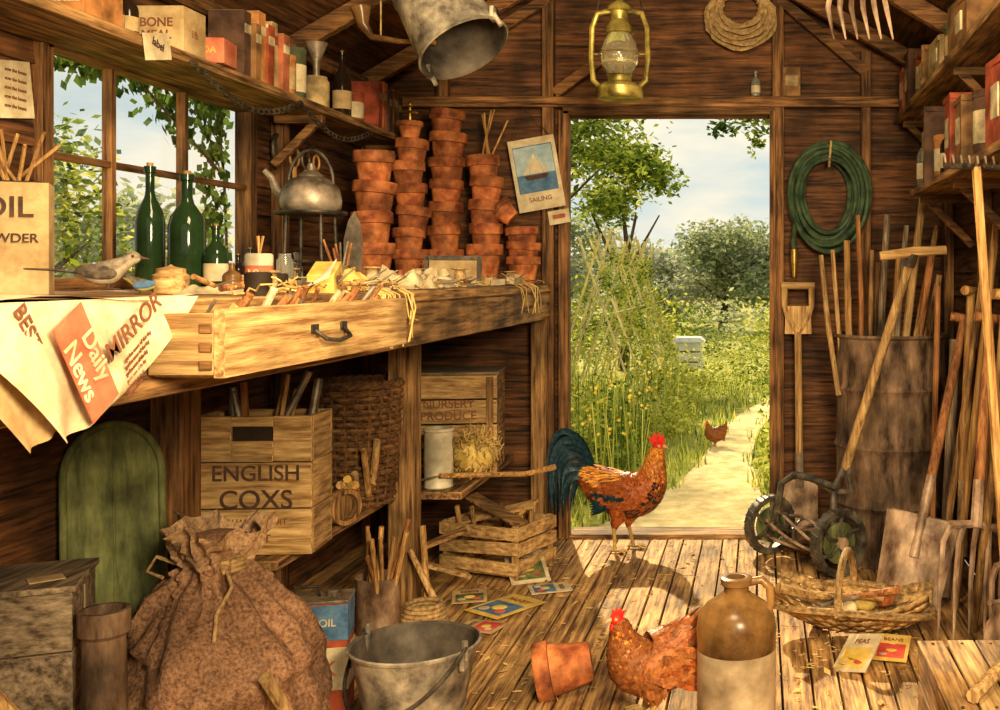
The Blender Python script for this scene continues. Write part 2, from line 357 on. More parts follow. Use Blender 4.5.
for i in range(750):
    t=random.random()
    if t<.5: y=U(2.9,3.85); z=WZ1+.02-abs(random.gauss(0,.05))*(1.2 if y>3.3 else .6)
    elif t<.9: y=WY1-abs(random.gauss(0,.05)); z=U(1.3,WZ1)
    else: y=U(3.5,3.6)+random.gauss(0,.03); z=U(1.68,1.85)
    p=V((XL-.07-U(0,.08),y,z)); a=V((U(-.4,.4),U(-1,1),U(-1,1))).normalized(); b=a.cross(V((1,U(-.5,.5),U(-.5,.5)))).normalized(); s=U(.013,.024)
    mb.add([p-a*s,p-b*s*.8,p+a*s,p+b*s*.8],[(0,1,2,3)],L5)
for y in (3.3,3.75): mb.tube([(XL-.1,3.85,-.06),(XL-.1,3.85,1.2),(XL-.09,3.8,1.6),(XL-.09,y,1.84)],.005,BARK,seg=5)
mb.build('ivy_vine',recalc=False)
# ================= WORKBENCH
BZ=1.20
mb=MB()
for a,b in((-1.83,-1.56),(-1.555,-1.27),(-1.265,-.985)): mb.bb(a,b,.5,4.96,BZ-.035,BZ,BN[1])
mb.bb(-1.02,-.99,.5,4.95,1.04,BZ-.035,BN[1])
mb.box((-1.35,3.99,.58),(.095,.10,1.17),BN[2]); mb.box((-1.68,3.02,.58),(.095,.10,1.17),BM[2]); mb.box((-1.1,.6,.58),(.095,.10,1.17),BM[2])
mb.box((-1.03,4.91,.58),(.07,.07,1.17),BN[2])
mb.bb(-1.83,-1.02,3.95,4.02,1.08,1.165,BM[0]); mb.bb(-1.83,-1.02,2.98,3.05,1.08,1.165,BM[0])
mb.bb(-1.80,-1.42,3.09,4.95,.37,.40,BN[1]); mb.bb(-1.42,-1.16,4.08,4.95,.37,.40,BN[1])
for y in(3.15,4.9): mb.bb(-1.78,-1.72,y-.03,y+.03,0,.37,BM[2])
mb.bb(-1.50,-1.44,3.10,3.16,0,.37,BM[2])
mb.build('workbench',bevel=.004)
mb=MB(); DX=-.862
mb.bb(DX-.018,DX,1.69,2.56,1.075,1.187,PL[1]); mb.bb(-.985,DX-.018,1.69,1.708,1.08,1.18,PL[0]); mb.bb(-.985,DX-.018,2.542,2.56,1.08,1.18,PL[0]); mb.bb(-.985,DX-.018,1.708,2.542,1.075,1.085,PL[1])
for z in(1.095,1.125,1.155): mb.box((DX-.03,1.689,z),(.02,.004,.016),BM[0])
mb.tube([(DX+.002,2.03,1.135),(DX+.02,2.04,1.118),(DX+.022,2.10,1.112),(DX+.02,2.16,1.118),(DX+.002,2.17,1.135)],.0045,IRON)
for y in(2.03,2.17): mb.box((DX+.002,y,1.138),(.004,.03,.018),IRON)
mb.build('bench_drawer',bevel=.002)
# newspaper: one broadsheet draped over the bench edge
mb=MB()
def np1(u,v):
    y=(1-v)*(1.20+.60*u)+v*(1.44+.06*u); z=(1-v)*1.206+v*(1.010+.02*u); return V((-.968+.018*math.sin(v*2.5)+.008*math.sin(u*7+v*2),y,z))
def np0(u,v):
    y=(1-v)*(1.17+.55*u)+v*(1.395+.06*u); z=(1-v)*1.204+v*(1.004+.02*u); return V((-.980+.010*math.sin(v*2.5)+.005*math.sin(u*9+v*2),y,z))
mb.grid(np1,16,12,PAPER); mb.grid(np0,14,10,PAPD)
mb.grid(lambda u,v:V((-1.40+.43*u,1.15+.66*v,1.207+.006*math.sin(v*9+u*4))),8,10,PAPER)
X=T((-.937,1.462,1.118),(90,0,90))@T(rot=(0,0,-58))
mb.prism([(-.080,-.034),(.080,-.034),(.080,.034),(-.080,.034)],.002,RED,X)
npap=mb.build('newspaper',recalc=False)
text(npap,'Daily\nNews',.040,X@T((0,0,.002)),PAPER)
Y2=T((-.944,1.585,1.165),(90,0,90))@T(rot=(0,0,32))
text(npap,'MIRROR',.042,Y2,INKR)
for k in range(6): text(npap,'garden news of the day',.009,Y2@T((-.01-.008*k,-.030-.010*k,.001)),INKR,sx=.9-.08*k)
text(npap,'BEST',.032,T((-.952,1.365,1.172),(90,0,90))@T(rot=(0,0,-58)),INKR)
for k in range(3): text(npap,'sow early peas',.008,T((-.950,1.355-.012*k,1.135-.004*k),(90,0,90))@T(rot=(0,0,-58)),INKR)
SZ=1.867
mb=MB(); mb.bb(-1.84,-1.60,1.4,4.97,SZ-.03,SZ,BN[1])
for y in(3.9,4.8):
    mb.bb(-1.80,-1.62,y-.015,y+.015,SZ-.06,SZ-.03,BM[0]); mb.box((-1.72,y,SZ-.13),(.24,.025,.03),BM[0],(0,-45,0))
mb.build('wall_shelf',bevel=.003)
def pot(mb,X,h,r,m=TC):
    mb.lathe([(0,0),(r*.62,0),(r*.64,.004),(r*.86,h*.72),(r*.98,h*.73),(r,h*.76),(r,h*.97),(r*.97,h),(r*.88,h),(r*.84,h*.7),(r*.56,h*.1),(0,h*.1)],m,24,X)
def stack(name,x,y,top,r,h=.15,k=.6):
    mb=MB(); z=BZ+.001; gap=h*k; n=max(1,int(round((top-BZ-h)/gap)))
    gap=(top-BZ-h)/n
    for i in range(n+1): pot(mb,T((x+U(-.008,.008)*(i>0),y+U(-.006,.006),z+gap*i),(U(-4,4)*(i>0),U(-4,4)*(i>0),0)),h*U(.97,1.03),r*U(.9,1.03))
    return mb.build(name)
stack('flowerpot_stack',-1.55,4.20,1.735,.088,.17,.62)
stack('flowerpot_stack',-1.50,4.50,1.82,.076,.15,.62)
stack('flowerpot_stack',-1.42,4.75,1.985,.083,.16,.66)
stack('flowerpot_stack',-1.26,4.80,1.79,.082,.18,.6)
stack('flowerpot_stack',-1.09,4.84,1.46,.082,.13)
mb=MB(); pot(mb,T((-1.13,4.80,1.50),(0,-50,0)),.09,.06); mb.build('flowerpot')
mb=MB(); pot(mb,T((-1.50,4.50,1.822)),.08,.055); mb.rod((-1.5,4.5,1.84),(-1.5,4.5,1.97),.006,BRASS); mb.ell((-1.5,4.5,1.975),.014,BRASS); mb.tube(circ((-1.5,4.5,1.94),.03,14),.006,BRASS,5,True); mb.build('flowerpot')
mb=MB()
for i in range(6): mb.rod((-1.26+U(-.04,.04),4.8,1.74),(-1.24+U(-.1,.1),4.8+U(-.05,.05),1.98+U(-.05,.05)),.004,HW,seg=5)
mb.build('plant_label_stakes')
def bottle(name,x,y,z,h,r,m,label=None):
    mb=MB(); X=T((x,y,z))
    mb.lathe([(0,0),(r*.92,0),(r,.006),(r,h*.55),(r*.85,h*.64),(r*.38,h*.75),(r*.3,h*.8),(r*.3,h*.94),(r*.4,h*.95),(r*.4,h),(r*.22,h),(0,h)],m,24,X)
    mb.lathe([(r*.22,h),(r*.22,h*1.03),(0,h*1.03)],HW,12,X)
    if label: mb.lathe([(r*1.02,h*.15),(r*1.02,h*.42)],label,24,X)
    return mb.build(name)
def BP(px,X): return X,1050*abs(X)/(760-px)
for px,X,h,r,m,l in((150,-1.62,.33,.036,GLG,None),(187,-1.50,.305,.045,GLG,None),(216,-1.42,.17,.03,GLG,PAPER)):
    x,y=BP(px,X); bottle('wine_bottle',x,y,BZ+.001,h,r,m,l)
x,y=BP(171,-1.3); mb=MB(); mb.lathe([(0,0),(.036,0),(.038,.04),(.03,.045),(.03,.055),(.008,.06),(0,.065)],PL[0],20,T((x,y,BZ+.001))); mb.build('wooden_pot')
x,y=BP(10,-1.62); mb=MB(); bx,by=x,y
mb.box((x,y,BZ+.12),(.15,.10,.24),PAPD,(0,0,28)); mb.box((x,y,BZ+.242),(.12,.07,.004),DK,(0,0,28))  # dark sheet on top stands for the shaded inside of the carton
for i in range(9): mb.rod((x+U(-.04,.04),y+U(-.02,.02),BZ+.22),(x+U(-.08,.12),y+U(-.06,.06),BZ+U(.30,.40)),.004,HW,seg=6)
b=mb.build('powder_carton')
X=T((bx,by,BZ),(90,0,28)); text(b,'OIL',.062,X@T((0,.185,.053)),INK); text(b,'POWDER',.027,X@T((0,.12,.053)),INK)
mb=MB(); mb.box((XL+.012,2.59,1.70),(.003,.12,.14),PAPER,(8,0,0)); b=mb.build('wall_note')
for k in range(5): text(b,'sow the beans',.013,T((XL+.0145,2.59,1.745-.022*k),(90,0,90)),INKR)
x,y=BP(311,-1.5); kz=BZ+.255
mb=MB(); mb.lathe([(0,kz-.012),(.11,kz-.012),(.115,kz-.006),(.115,kz),(0,kz)],IRON,28,T((x,y,0)))
for i in range(4):
    a=pi/4+i*pi/2; mb.tube([(x+.08*math.cos(a),y+.08*math.sin(a),kz-.01),(x+.085*math.cos(a),y+.085*math.sin(a),BZ+.12),(x+.10*math.cos(a),y+.10*math.sin(a),BZ+.001)],.006,IRON)
mb.tube(circ((x,y,BZ+.09),.085,20),.004,IRON,5,True); mb.build('iron_trivet_stand')
mb=MB(); X=T((x,y,kz+.001))
mb.lathe([(0,0),(.085,0),(.095,.012),(.098,.035),(.09,.075),(.065,.105),(.04,.115),(.042,.12),(.02,.135),(.01,.137),(.013,.15),(.01,.16),(0,.162)],STEEL,28,X)
mb.tube([X@V(p) for p in((-.075,-.01,.04),(-.11,-.015,.07),(-.122,-.018,.11),(-.145,-.02,.135))],[.022,.015,.011,.010],STEEL,12)
mb.tube([X@V((.075*math.cos(a),0,.09+.115*math.sin(a))) for a in [pi*i/12 for i in range(13)]],.006,IRON)
mb.build('kettle')
def catm(P,k):
    out=[]
    for i in range(len(P)-1):
        p0=P[max(i-1,0)];p1=P[i];p2=P[i+1];p3=P[min(i+2,len(P)-1)]
        for j in range(k):
            t=j/k; out.append(tuple(.5*(2*b+(c-a)*t+(2*a-5*b+4*c-d)*t*t+(3*b-a-3*c+d)*t**3) for a,b,c,d in zip(p0,p1,p2,p3)))
    out.append(P[-1]); return out
def small_bird(name,x,y,z,L,rz,m1,m2,m3):
    mb=MB(); mb.M=T((x,y,z),(0,0,rz),L)
    rings=catm([(-.28,.16,.02,.02),(-.2,.17,.07,.06),(-.05,.17,.13,.12),(.1,.2,.13,.13),(.2,.27,.09,.09),(.27,.33,.085,.08),(.33,.34,.05,.05),(.36,.34,.01,.01)],3)
    vs=[];n=len(rings);sg=14
    for i,(px,pz,ry,rr) in enumerate(rings):
        for j in range(sg):
            a=2*pi*j/sg; vs.append((px,ry*math.sin(a),pz+rr*math.cos(a)))
    top=[];bot=[]
    for i in range(n-1):
        for j in range(sg): (top if j<4 or j>=10 else bot).append((i*sg+j,i*sg+(j+1)%sg,(i+1)*sg+(j+1)%sg,(i+1)*sg+j))
    mb.add(vs,top,m1); mb.add(vs,bot,m2)
    mb.tube([(.34,0,.34),(.44,0,.325)],[.022,.003],INK)
    mb.tube([(-.22,0,.18),(-.5,0,.21),(-.75,0,.22)],[.05,.045,.03],m3,8,flat=.3)
    for s in(-1,1):
        mb.ell((-.03,s*.115,.19),(.2,.03,.08),m3,(0,8,0)); mb.ell((.3,s*.07,.355),.015,INK)
        mb.rod((.05,s*.05,.08),(.06,s*.05,0.01),.012,INK,seg=6)
        for a in(-.5,0,.5): mb.rod((.06,s*.05,.01),(.13,s*.05+a*.06,.004),.008,INK,seg=5)
    mb.build(name)
BR=mat('bird_grey',(.16,.12,.08),(.42,.34,.25),sc=60,bump=.3); BRW=mat('bird_cream',(.45,.37,.25),(.7,.62,.45),sc=60); BRD=mat('bird_dark',(.04,.03,.025),(.2,.15,.1),sc=60)
x,y=BP(104,-1.25); small_bird('wagtail_bird',x,y,BZ+.014,.18,12,BR,BRW,BRD)
x,y=BP(143,-1.34); small_bird('blue_tit_bird',x,y,BZ+.001,.11,205,BRD,mat('tit_breast',(.5,.45,.1),(.8,.75,.3)),BLUE)
x,y=BP(259,-1.25); mb=MB(); X=T((x,y,BZ+.001)); mb.lathe([(0,0),(.033,0),(.033,.02)],CREAM,20,X); mb.lathe([(.0335,.02),(.0335,.065)],RED,20,X); mb.lathe([(.033,.065),(.033,.09),(.03,.095),(0,.095)],CREAM,20,X)
for i in range(3): mb.rod((x,y,BZ+.09),(x+U(-.02,.02),y,BZ+.14),.003,HW)
b=mb.build('paste_tin'); text(b,'10',.035,T((x,y-.034,BZ+.043),(90,0,0)),PAPER)
x,y=BP(285,-1.3); mb=MB(); X=T((x,y,BZ+.001)); mb.lathe([(0,0),(.022,0),(.022,.08),(.016,.09),(.016,.10),(0,.10)],GLC,16,X); mb.build('glass_jar')
for px,X_,h,r,m in((238,-1.5,.10,.02,GLD),(335,-1.36,.07,.03,CREAM),(400,-1.38,.06,.028,RED),(296,-1.62,.12,.022,GLC),(250,-1.7,.13,.025,GLD),(420,-1.45,.10,.024,GLD),(232,-1.3,.07,.022,STONE_T)):
    x,y=BP(px,X_); bottle('small_bottle',x,y,BZ+.001,h,r,m,PAPER if m not in(RED,STONE_T) else None)
x,y=BP(340,-1.22); mb=MB(); mb.lathe([(0,0),(.026,0),(.03,.07),(.026,.07),(0,.02)],RUST,18,T((x,y,BZ+.001)))
for i in range(6): mb.rod((x+U(-.01,.01),y+U(-.01,.01),BZ+.02),(x+U(-.04,.04),y+U(-.04,.04),BZ+U(.10,.15)),.0035,random.choice([HW,HR,STEEL]),seg=6)
mb.build('pot_of_pencils')
def rag(name,px,X,w,d,h,m,seed,drop=0):
    x,y=BP(px,X); mb=MB()
    def fn(u,v):
        a=u-.5;b=v-.5; e=max(0,1-(2*a)**4)*max(0,1-(2*b)**4)
        zz=BZ+.002+h*e*(.35+.65*abs(noise.noise(V((u*4+seed,v*4,seed)))*2))
        return V((x+w*a*(1+.3*noise.noise(V((v*3,seed,u))))+.02*noise.noise(V((u*5,v*5,seed))),y+d*b,zz))
    mb.grid(fn,22,22,m); mb.build(name)
rag('cloth_rag',400,-1.08,.16,.30,.07,RAG,3); rag('cloth_rag',350,-1.12,.14,.2,.05,RAGY,9); rag('cloth_rag',432,-1.1,.14,.22,.06,RAG,5); rag('cloth_rag',232,-1.15,.14,.22,.03,RAG,14)
mb=MB(); x,y=BP(325,-1.05); mb.box((x,y,BZ+.035),(.06,.11,.05),YEL,(18,0,12)); b=mb.build('seed_carton',bevel=.001)
text(b,'seeds',.03,T((x+.034,y,BZ+.037),(90,0,102)),INKR)
mb=MB(); x,y=BP(352,-1.25)
mb.M=T((x,y,BZ),(8,8,-15))
mb.prism([(-.03,0.06),(.03,.06),(.034,.15),(.02,.21),(0,.24),(-.02,.21),(-.034,.15)],.003,STEEL,T(rot=(90,0,0))); mb.rod((0,0,.001),(0,0,.07),.011,HW); mb.build('hand_trowel')
x,y=BP(453,-1.2); X=T((x,y,BZ+.055),(-12,0,10)); b=MB()
for a,c in(((0,.055),(.21,.018)),((0,-.055),(.21,.018))): b.box(X@V((a[0],0,a[1])),(c[0],.02,c[1]),IRON,(-12,0,10))
for s in(-1,1): b.box(X@V((s*.1,0,0)),(.015,.02,.12),IRON,(-12,0,10))
b.box(X@V((0,-.002,0)),(.18,.008,.10),PAPD,(-12,0,10)); b.build('picture_frame')
mb=MB()
for px,X,l,r,rz in((300,-1.1,.13,.008,30),(312,-1.02,.10,.006,80),(365,-1.04,.14,.007,60),(378,-1.03,.1,.006,20),(470,-1.05,.12,.007,75),(500,-1.06,.14,.007,60),(245,-1.05,.12,.007,70),(215,-1.1,.14,.006,85),(480,-1.2,.15,.006,10),(285,-1.15,.12,.007,40),(420,-1.2,.14,.008,35),(440,-1.03,.1,.007,65),(515,-1.03,.1,.007,20),(270,-1.22,.13,.006,15),(335,-1.02,.1,.007,50),(395,-1.01,.1,.006,75),(455,-1.01,.12,.007,40),(530,-1.05,.12,.006,65)):
    x,y=BP(px,X); a=math.radians(rz); dx,dy=l/2*math.cos(a),l/2*math.sin(a)
    mb.rod((x-dx,y-dy,BZ+.012+U(0,.03)),(x,y,BZ+.02),r,random.choice([HW,HR,STEEL]),r*.8); mb.rod((x,y,BZ+.02),(x+dx,y+dy,BZ+.012+U(0,.05)),r*.5,STEEL,r*.3)
mb.build('small_hand_tools')
mb=MB()
for i in range(64):
    px=U(225,535); x,y=BP(px,U(-1.30,-1.02)); k=i%5; m=random.choice([RAG,PAPER,PAPD,RED,BK[4],BK[0],STEEL,HW,CREAM,DK])
    if k==0: mb.box((x,y,BZ+.010+U(0,.01)),(U(.03,.06),U(.04,.09),U(.012,.03)),m,(U(-8,8),U(-8,8),U(0,180)))
    elif k==1: mb.lathe([(0,0),(.018,0),(.018,.03),(.015,.032),(0,.032)],m,14,T((x,y,BZ+.001),(0,0,0),U(.8,1.5)))
    elif k==2: mb.rod((x,y,BZ+.008),(x+U(-.04,.04),y+U(-.05,.05),BZ+.008),.007,m,seg=10)
    elif k==3: mb.tube(circ((x,y,BZ+.006),U(.012,.025),12),.004,m,5,True)
    else: mb.ell((x,y,BZ+.012),(U(.015,.03),U(.02,.04),.012),m,(0,0,U(0,90)))
x,y=BP(300,-1.02); mb.tube([(x,y,BZ+.01),(x+.01,y+.1,BZ+.035),(x+.0,y+.2,BZ+.08)],[.003,.012,.001],CREAM,6,flat=.2)
mb.build('bench_odds_and_ends')
mb=MB()
for i in range(46):
    px=U(235,540); x,y=BP(px,U(-1.12,-1.0)); a=V((x,y,BZ+.01)); pts=[a]
    for k in range(5): a=a+V((U(-.02,.03),U(-.05,.05),U(-.012,.014))); a.z=max(a.z,BZ+.005); a.x=min(a.x,-.99); pts.append(a)
    mb.tube(pts,.002,STRAW,5)
for i in range(26):
    y=U(2.62,3.0) if i<18 else U(4.2,4.6); pts=[(-1.0,y,BZ+.006),(-.97,y+U(-.02,.02),BZ-.01),(-.965+U(0,.01),y+U(-.03,.03),BZ-U(.04,.08)),(-.965,y+U(-.04,.04),BZ-U(.08,.16))]
    mb.tube(pts,.0019,STRAW,5)
mb.build('raffia_strands')
mb=MB()
for i in range(26):
    y=1.73+i*.030; mb.rod((-.97+U(0,.02),y,1.10),(-.90+U(-.02,.02),y+U(-.06,.06),1.19+U(-.01,.03)),U(.003,.009),random.choice([HW,HR,STEEL,RAG,STEEL]),seg=7)
mb.build('drawer_contents')
mb=MB()
for px,X,r in((270,-1.08,.022),(372,-1.2,.03),(460,-1.08,.03),(510,-1.06,.026),(290,-1.45,.028),(418,-1.3,.03)):
    x,y=BP(px,X); mb.lathe([(0,0),(r,0),(r,.006),(r*.6,.008),(r*.75,r),(r*.6,r*2),(r,r*2+.003),(r,r*2+.008),(0,r*2+.008)],ROPE,16,T((x,y,BZ+.001)))
mb.build('twine_reels')
# ---- upper shelf
def yS(px,X=-1.7): return 1050*abs(X)/(760-px)
for px,h,r,m in((112,.12,.028,GLD),(128,.14,.026,GLD)): bottle('ink_bottle',-1.68,yS(px,-1.68),SZ+.001,h,r,m,PAPD)
mb=MB(); y=yS(84); mb.box((-1.70,y,SZ+.05),(.1,.16,.098),BK[1]); b=mb.build('seed_box',bevel=.002); text(b,'FINE SEED',.02,T((-1.70,y-.081,SZ+.05),(90,0,0)),PAPER)
mb=MB(); y=yS(165); mb.box((-1.69,y,SZ+.066),(.15,.12,.13),PAPD); b=mb.build('card_box',bevel=.002); text(b,'BONE\nMEAL',.035,T((-1.69,y-.0615,SZ+.066),(90,0,0)),INKR); text(b,'1lb',.03,T((-1.6145,y,SZ+.06),(90,0,90)),INKR)
mb=MB(); y=yS(206,-1.66); mb.box((-1.655,y,SZ+.04),(.13,.11,.075),RED,(0,0,8)); b=mb.build('red_tin_box',bevel=.003); text(b,'COCOA',.028,T((-1.655,y-.057,SZ+.04),(90,0,8)),YEL)
mb=MB(); y=yS(212,-1.76)+.05; mb.lathe([(0,0),(.04,0),(.045,.05),(.03,.11),(.034,.15),(.03,.15),(0,.14)],CREAM,20,T((-1.78,y,SZ+.001))); mb.tube([(-1.74,y,SZ+.12),(-1.715,y,SZ+.11),(-1.71,y,SZ+.07),(-1.737,y,SZ+.05)],.006,CREAM); mb.build('enamel_jug')
mb=MB(); bw=[.05,.04,.055,.05,.045,.055]
for i,(h,k) in enumerate([(.22,3),(.19,0),(.24,1),(.21,2),(.23,4),(.20,7)]):
    w=bw[i]; y=3.34+sum(bw[:i])+w/2; dd=U(.11,.15)
    mb.box((-1.70,y,SZ+h/2+.001),(dd,w*.92,h),BK[k],(U(-3,3),0,0)); mb.box((-1.70,y,SZ+h/2+.003),(dd-.004,w*.75,h-.001),PAPER)
    mb.box((-1.70+dd/2+.001,y,SZ+h*.75),(.003,w*.8,.03),BK[6] if k!=4 else BK[2])
mb.build('row_of_books',bevel=.002)
def tin(name,x,y,z,r,h,m,lab):
    mb=MB(); X=T((x,y,z)); mb.lathe([(0,0),(r,0),(r*1.03,.004),(r,.008),(r,h-.02),(r*1.05,h-.02),(r*1.05,h),(r*.9,h+.003),(0,h+.003)],m,22,X); mb.lathe([(r*1.01,h*.2),(r*1.01,h*.7)],lab,22,X); mb.build(name)
tin('storage_tin',-1.69,3.71,SZ+.001,.047,.15,BK[1],PAPD); tin('storage_tin',-1.70,3.83,SZ+.001,.042,.20,BK[5],PAPER)
y=4.0; mb=MB(); mb.lathe([(0,0),(.045,0),(.047,.01),(.047,.11),(.04,.12),(.04,.13),(0,.13)],BK[4],22,T((-1.69,y,SZ+.001)))
mb.lathe([(.012,.13),(.014,.19),(.042,.26),(.038,.26),(.01,.19)],STEEL,20,T((-1.69,y,SZ+.001))); mb.build('storage_jar')
bottle('brown_bottle',-1.68,4.22,SZ+.001,.27,.036,GLD,PAPD)
tin('storage_tin',-1.69,4.36,SZ+.001,.043,.13,BK[2],PAPER)
mb=MB()
for i,(w,h,k) in enumerate([(.05,.2,2),(.045,.21,7),(.05,.19,3),(.06,.2,0),(.05,.18,5)]):
    y=4.46+i*.062+w/2; mb.box((-1.69,y,SZ+h/2+.001),(.14,w*.9,h),BK[k],(-3,0,0)); mb.box((-1.619,y,SZ+h*.7),(.003,w*.7,.03),BK[4])
mb.build('row_of_books',bevel=.002)
mb=MB(); y=yS(155,-1.6); mb.box((-1.594,y,SZ-.02),(.003,.12,.07),PAPER,(12,0,0)); b=mb.build('price_label'); text(b,'label',.03,T((-1.591,y,SZ-.015),(90,12,90)),INK)
mb=MB()
for i in range(38):
    y=2.95+.036*i; z=SZ-.03-.075*abs(math.sin(pi*i/19)); mb.tube(circ((-1.59,y,z),.018,10,'x',.008),.0035,IRON,5,True)
mb.build('hanging_chain')
mb=MB(); mb.tube([V((XL+.03,3.97+.045*math.cos(a),1.72+.055*math.sin(a))) for a in [pi*.6+2*pi*.8*i/14 for i in range(15)]],.009,IRON,8); mb.build('horseshoe')
mb=MB()
for i in range(3): 
    y=4.06+i*.1; mb.rod((XL+.01,y,1.76),(XL+.05,y,1.77),.005,IRON); mb.tube(circ((XL+.05,y,1.70),.04-.006*i,16,'x'),.005,STEEL if i%2 else HW,6,True); mb.rod((XL+.05,y,1.66),(XL+.05,y,1.56),.008,HW)
mb.build('hanging_sieves')
# ---- ship calendar
mb=MB(); cx,cz=-1.045,1.70; X=T((cx,YB-.075,cz),(90,0,0))@T(rot=(0,0,10))
def pl(a,b,w,h,z,m): mb.prism([(a-w/2,b-h/2),(a+w/2,b-h/2),(a+w/2,b+h/2),(a-w/2,b+h/2)],.002,m,X@T((0,0,z)))
pl(0,.02,.22,.34,0,PAPER); pl(0,.045,.185,.22,.0025,BLUE)
SKYP=mat('pale_blue_print',(.30,.44,.52),(.55,.66,.68),sc=20,bump=0)
pl(0,.085,.18,.13,.0035,SKYP)
for pts in([(-.03,.02),(.035,.02),(.0,.12)],[(-.06,.02),(-.035,.02),(-.01,.10)],[(.04,.02),(.06,.02),(.012,.11)]): mb.prism(pts,.001,PAPER,X@T((0,0,.005)))
mb.prism([(-.06,.015),(.06,.015),(.04,-.005),(-.045,-.005)],.001,INK,X@T((0,0,.005)))
mb.prism([(.02,-.23),(.12,-.23),(.12,-.165),(.02,-.165)],.002,PAPER,X); pl(.07,-.195,.06,.02,.002,BK[7])
mb.tube([X@V((-.09,.19,0)),V((-1.11,YB-.06,2.04)),X@V((.09,.19,0))],.002,INK,5)
b=mb.build('ship_calendar'); text(b,'SAILING',.03,X@T((0,-.10,.003)),INKR)
# ================= UNDER BENCH
mb=MB(); cw,cd,ch=.35,.17,.42; CM=T((-1.53,3.24,.401),(0,0,4))
mb.M=CM
for i in range(3):
    z=ch*(i+.5)/3; hh=ch/3-.004
    if i<2: mb.box((0,-cd/2,z),(cw,.014,hh),PL[0])
    else:
        mb.box((-.118,-cd/2,z),(.114,.014,hh),PL[0]);mb.box((.118,-cd/2,z),(.114,.014,hh),PL[0]);mb.box((0,-cd/2,z+.052),(.122,.014,.03),PL[0]);mb.box((0,-cd/2,z-.038),(.122,.014,.062),PL[0])
        mb.box((0,-cd/2+.008,z),(.13,.004,.1),DK)  # dark plate behind the hand hole, shade put in as colour
    mb.box((0,cd/2,z),(cw,.014,hh),PL[0])
    for s in(-1,1): mb.box((s*(cw/2-.007),0,z),(.014,cd-.014,hh),PL[1])
mb.box((0,0,.01),(cw-.02,cd-.02,.012),PL[0])
for sx in(-1,1): mb.box((sx*(cw/2-.02),cd/2-.02,ch/2),(.025,.025,ch-.01),PL[2])
for i in range(8): mb.rod((U(-.13,.13),U(-.04,.05),.02),(U(-.16,.16),U(0,.08),ch+U(.06,.15)),U(.006,.016),random.choice([HW,HR,STEEL]),seg=8)
b=mb.build('apple_crate',bevel=.002)
for st,sz,z in(('ENGLISH',.066,.245),('COXS',.08,.165),('QUALITY FRUIT',.026,.10),('KENT',.034,.05)): text(b,st,sz,CM@T((.012,-cd/2-.0085,z),(90,0,0)),INK if sz>.05 else INKR,sx=1)
def wicker(name,x,y,z0,r0,r1,h,nr,m):
    mb=MB(); ns=20
    for k in range(nr):
        t=k/(nr-1); r=r0+(r1-r0)*t; pts=[]
        for i in range(ns*4):
            a=2*pi*i/(ns*4); rr=r+.009*math.cos(ns/2*a+(k%2)*pi); pts.append((x+rr*math.cos(a),y+rr*math.sin(a),z0+.008+h*t))
        mb.tube(pts,h/nr*.5,m,5,True)
    for i in range(ns):
        a=2*pi*i/ns; mb.rod((x+r0*math.cos(a),y+r0*math.sin(a),z0),(x+r1*math.cos(a),y+r1*math.sin(a),z0+h+.01),.005,m,seg=5)
    mb.lathe([(0,0),(r0,0),(r0,.01),(0,.01)],m,20,T((x,y,z0)))
    for q in(0,1): mb.tube([V((x+(r1+.004*math.cos(14*a+q*pi))*math.cos(a),y+(r1+.004*math.cos(14*a+q*pi))*math.sin(a),z0+h+.014+.008*math.sin(14*a+q*pi))) for a in [2*pi*i/84 for i in range(84)]],.010,m,6,True)
    mb.build(name)
wicker('wicker_basket',-1.49,3.90,.401,.115,.148,.43,20,WICK)
mb=MB(); CM=T((-1.34,4.60,.401),(0,0,8)); mb.M=CM
for i in range(4):
    z=.42*(i+.5)/4
    mb.box((0,-.15,z),(.40,.014,.098),PL[0]); mb.box((0,.15,z),(.40,.014,.098),BN[0])
    for s in(-1,1): mb.box((s*.193,0,z),(.014,.286,.098),BN[1])
mb.box((0,0,.424),(.41,.31,.012),GW[0]); mb.box((0,0,.01),(.37,.28,.01),BN[0])
for s in(-1,1): mb.box((s*.17,-.16,.21),(.03,.01,.4),BN[2])
b=mb.build('wooden_crate',bevel=.002); text(b,'NURSERY\nPRODUCE',.05,CM@T((0,-.158,.27),(90,0,0)),INKR)
mb=MB(); X=T((-1.28,4.18,.401)); mb.lathe([(0,0),(.055,0),(.058,.004),(.056,.01),(.056,.22),(.06,.225),(.06,.235),(.052,.235),(.05,.2),(0,.2)],CREAM,24,X); mb.tube([X@V((.058*math.cos(a),-.0,.19-.09*math.sin(a))) for a in[pi*i/10 for i in range(11)]],.003,IRON,5); mb.build('paint_can')
mb=MB()
for i in range(420):
    a=U(0,2*pi); r=.085*math.sqrt(U(0,1)); y0=U(-.1,.1); c=V((-1.2,4.42,.505))
    d=V((U(-.12,.12),U(-.5,.5),U(-.3,.3))); p=c+V((r*math.cos(a)*1.2,y0,r*math.sin(a)*1.1)); mb.rod(p-d*.1,p+d*.1,.0025,STRAW,seg=4)
mb.ell((-1.2,4.42,.490),(.095,.10,.082),RAGY); mb.build('straw_bundle')
mb=MB(); mb.M=T((-1.10,4.42,.012),(0,0,-22),.92)
for z in(.05,.13,.20):
    mb.box((0,-.15,z),(.42,.012,.055),PL[0],(0,U(-3,3),0)); mb.box((0,.15,z),(.42,.012,.055),PL[0])
    for s in(-1,1): mb.box((s*.2,0,z),(.012,.29,.06),PL[1])
for sx in(-1,1):
    for sy in(-1,1): mb.box((sx*.185,sy*.135,.115),(.025,.02,.24),PL[2])
mb.box((0,0,.015),(.39,.28,.01),PL[0])
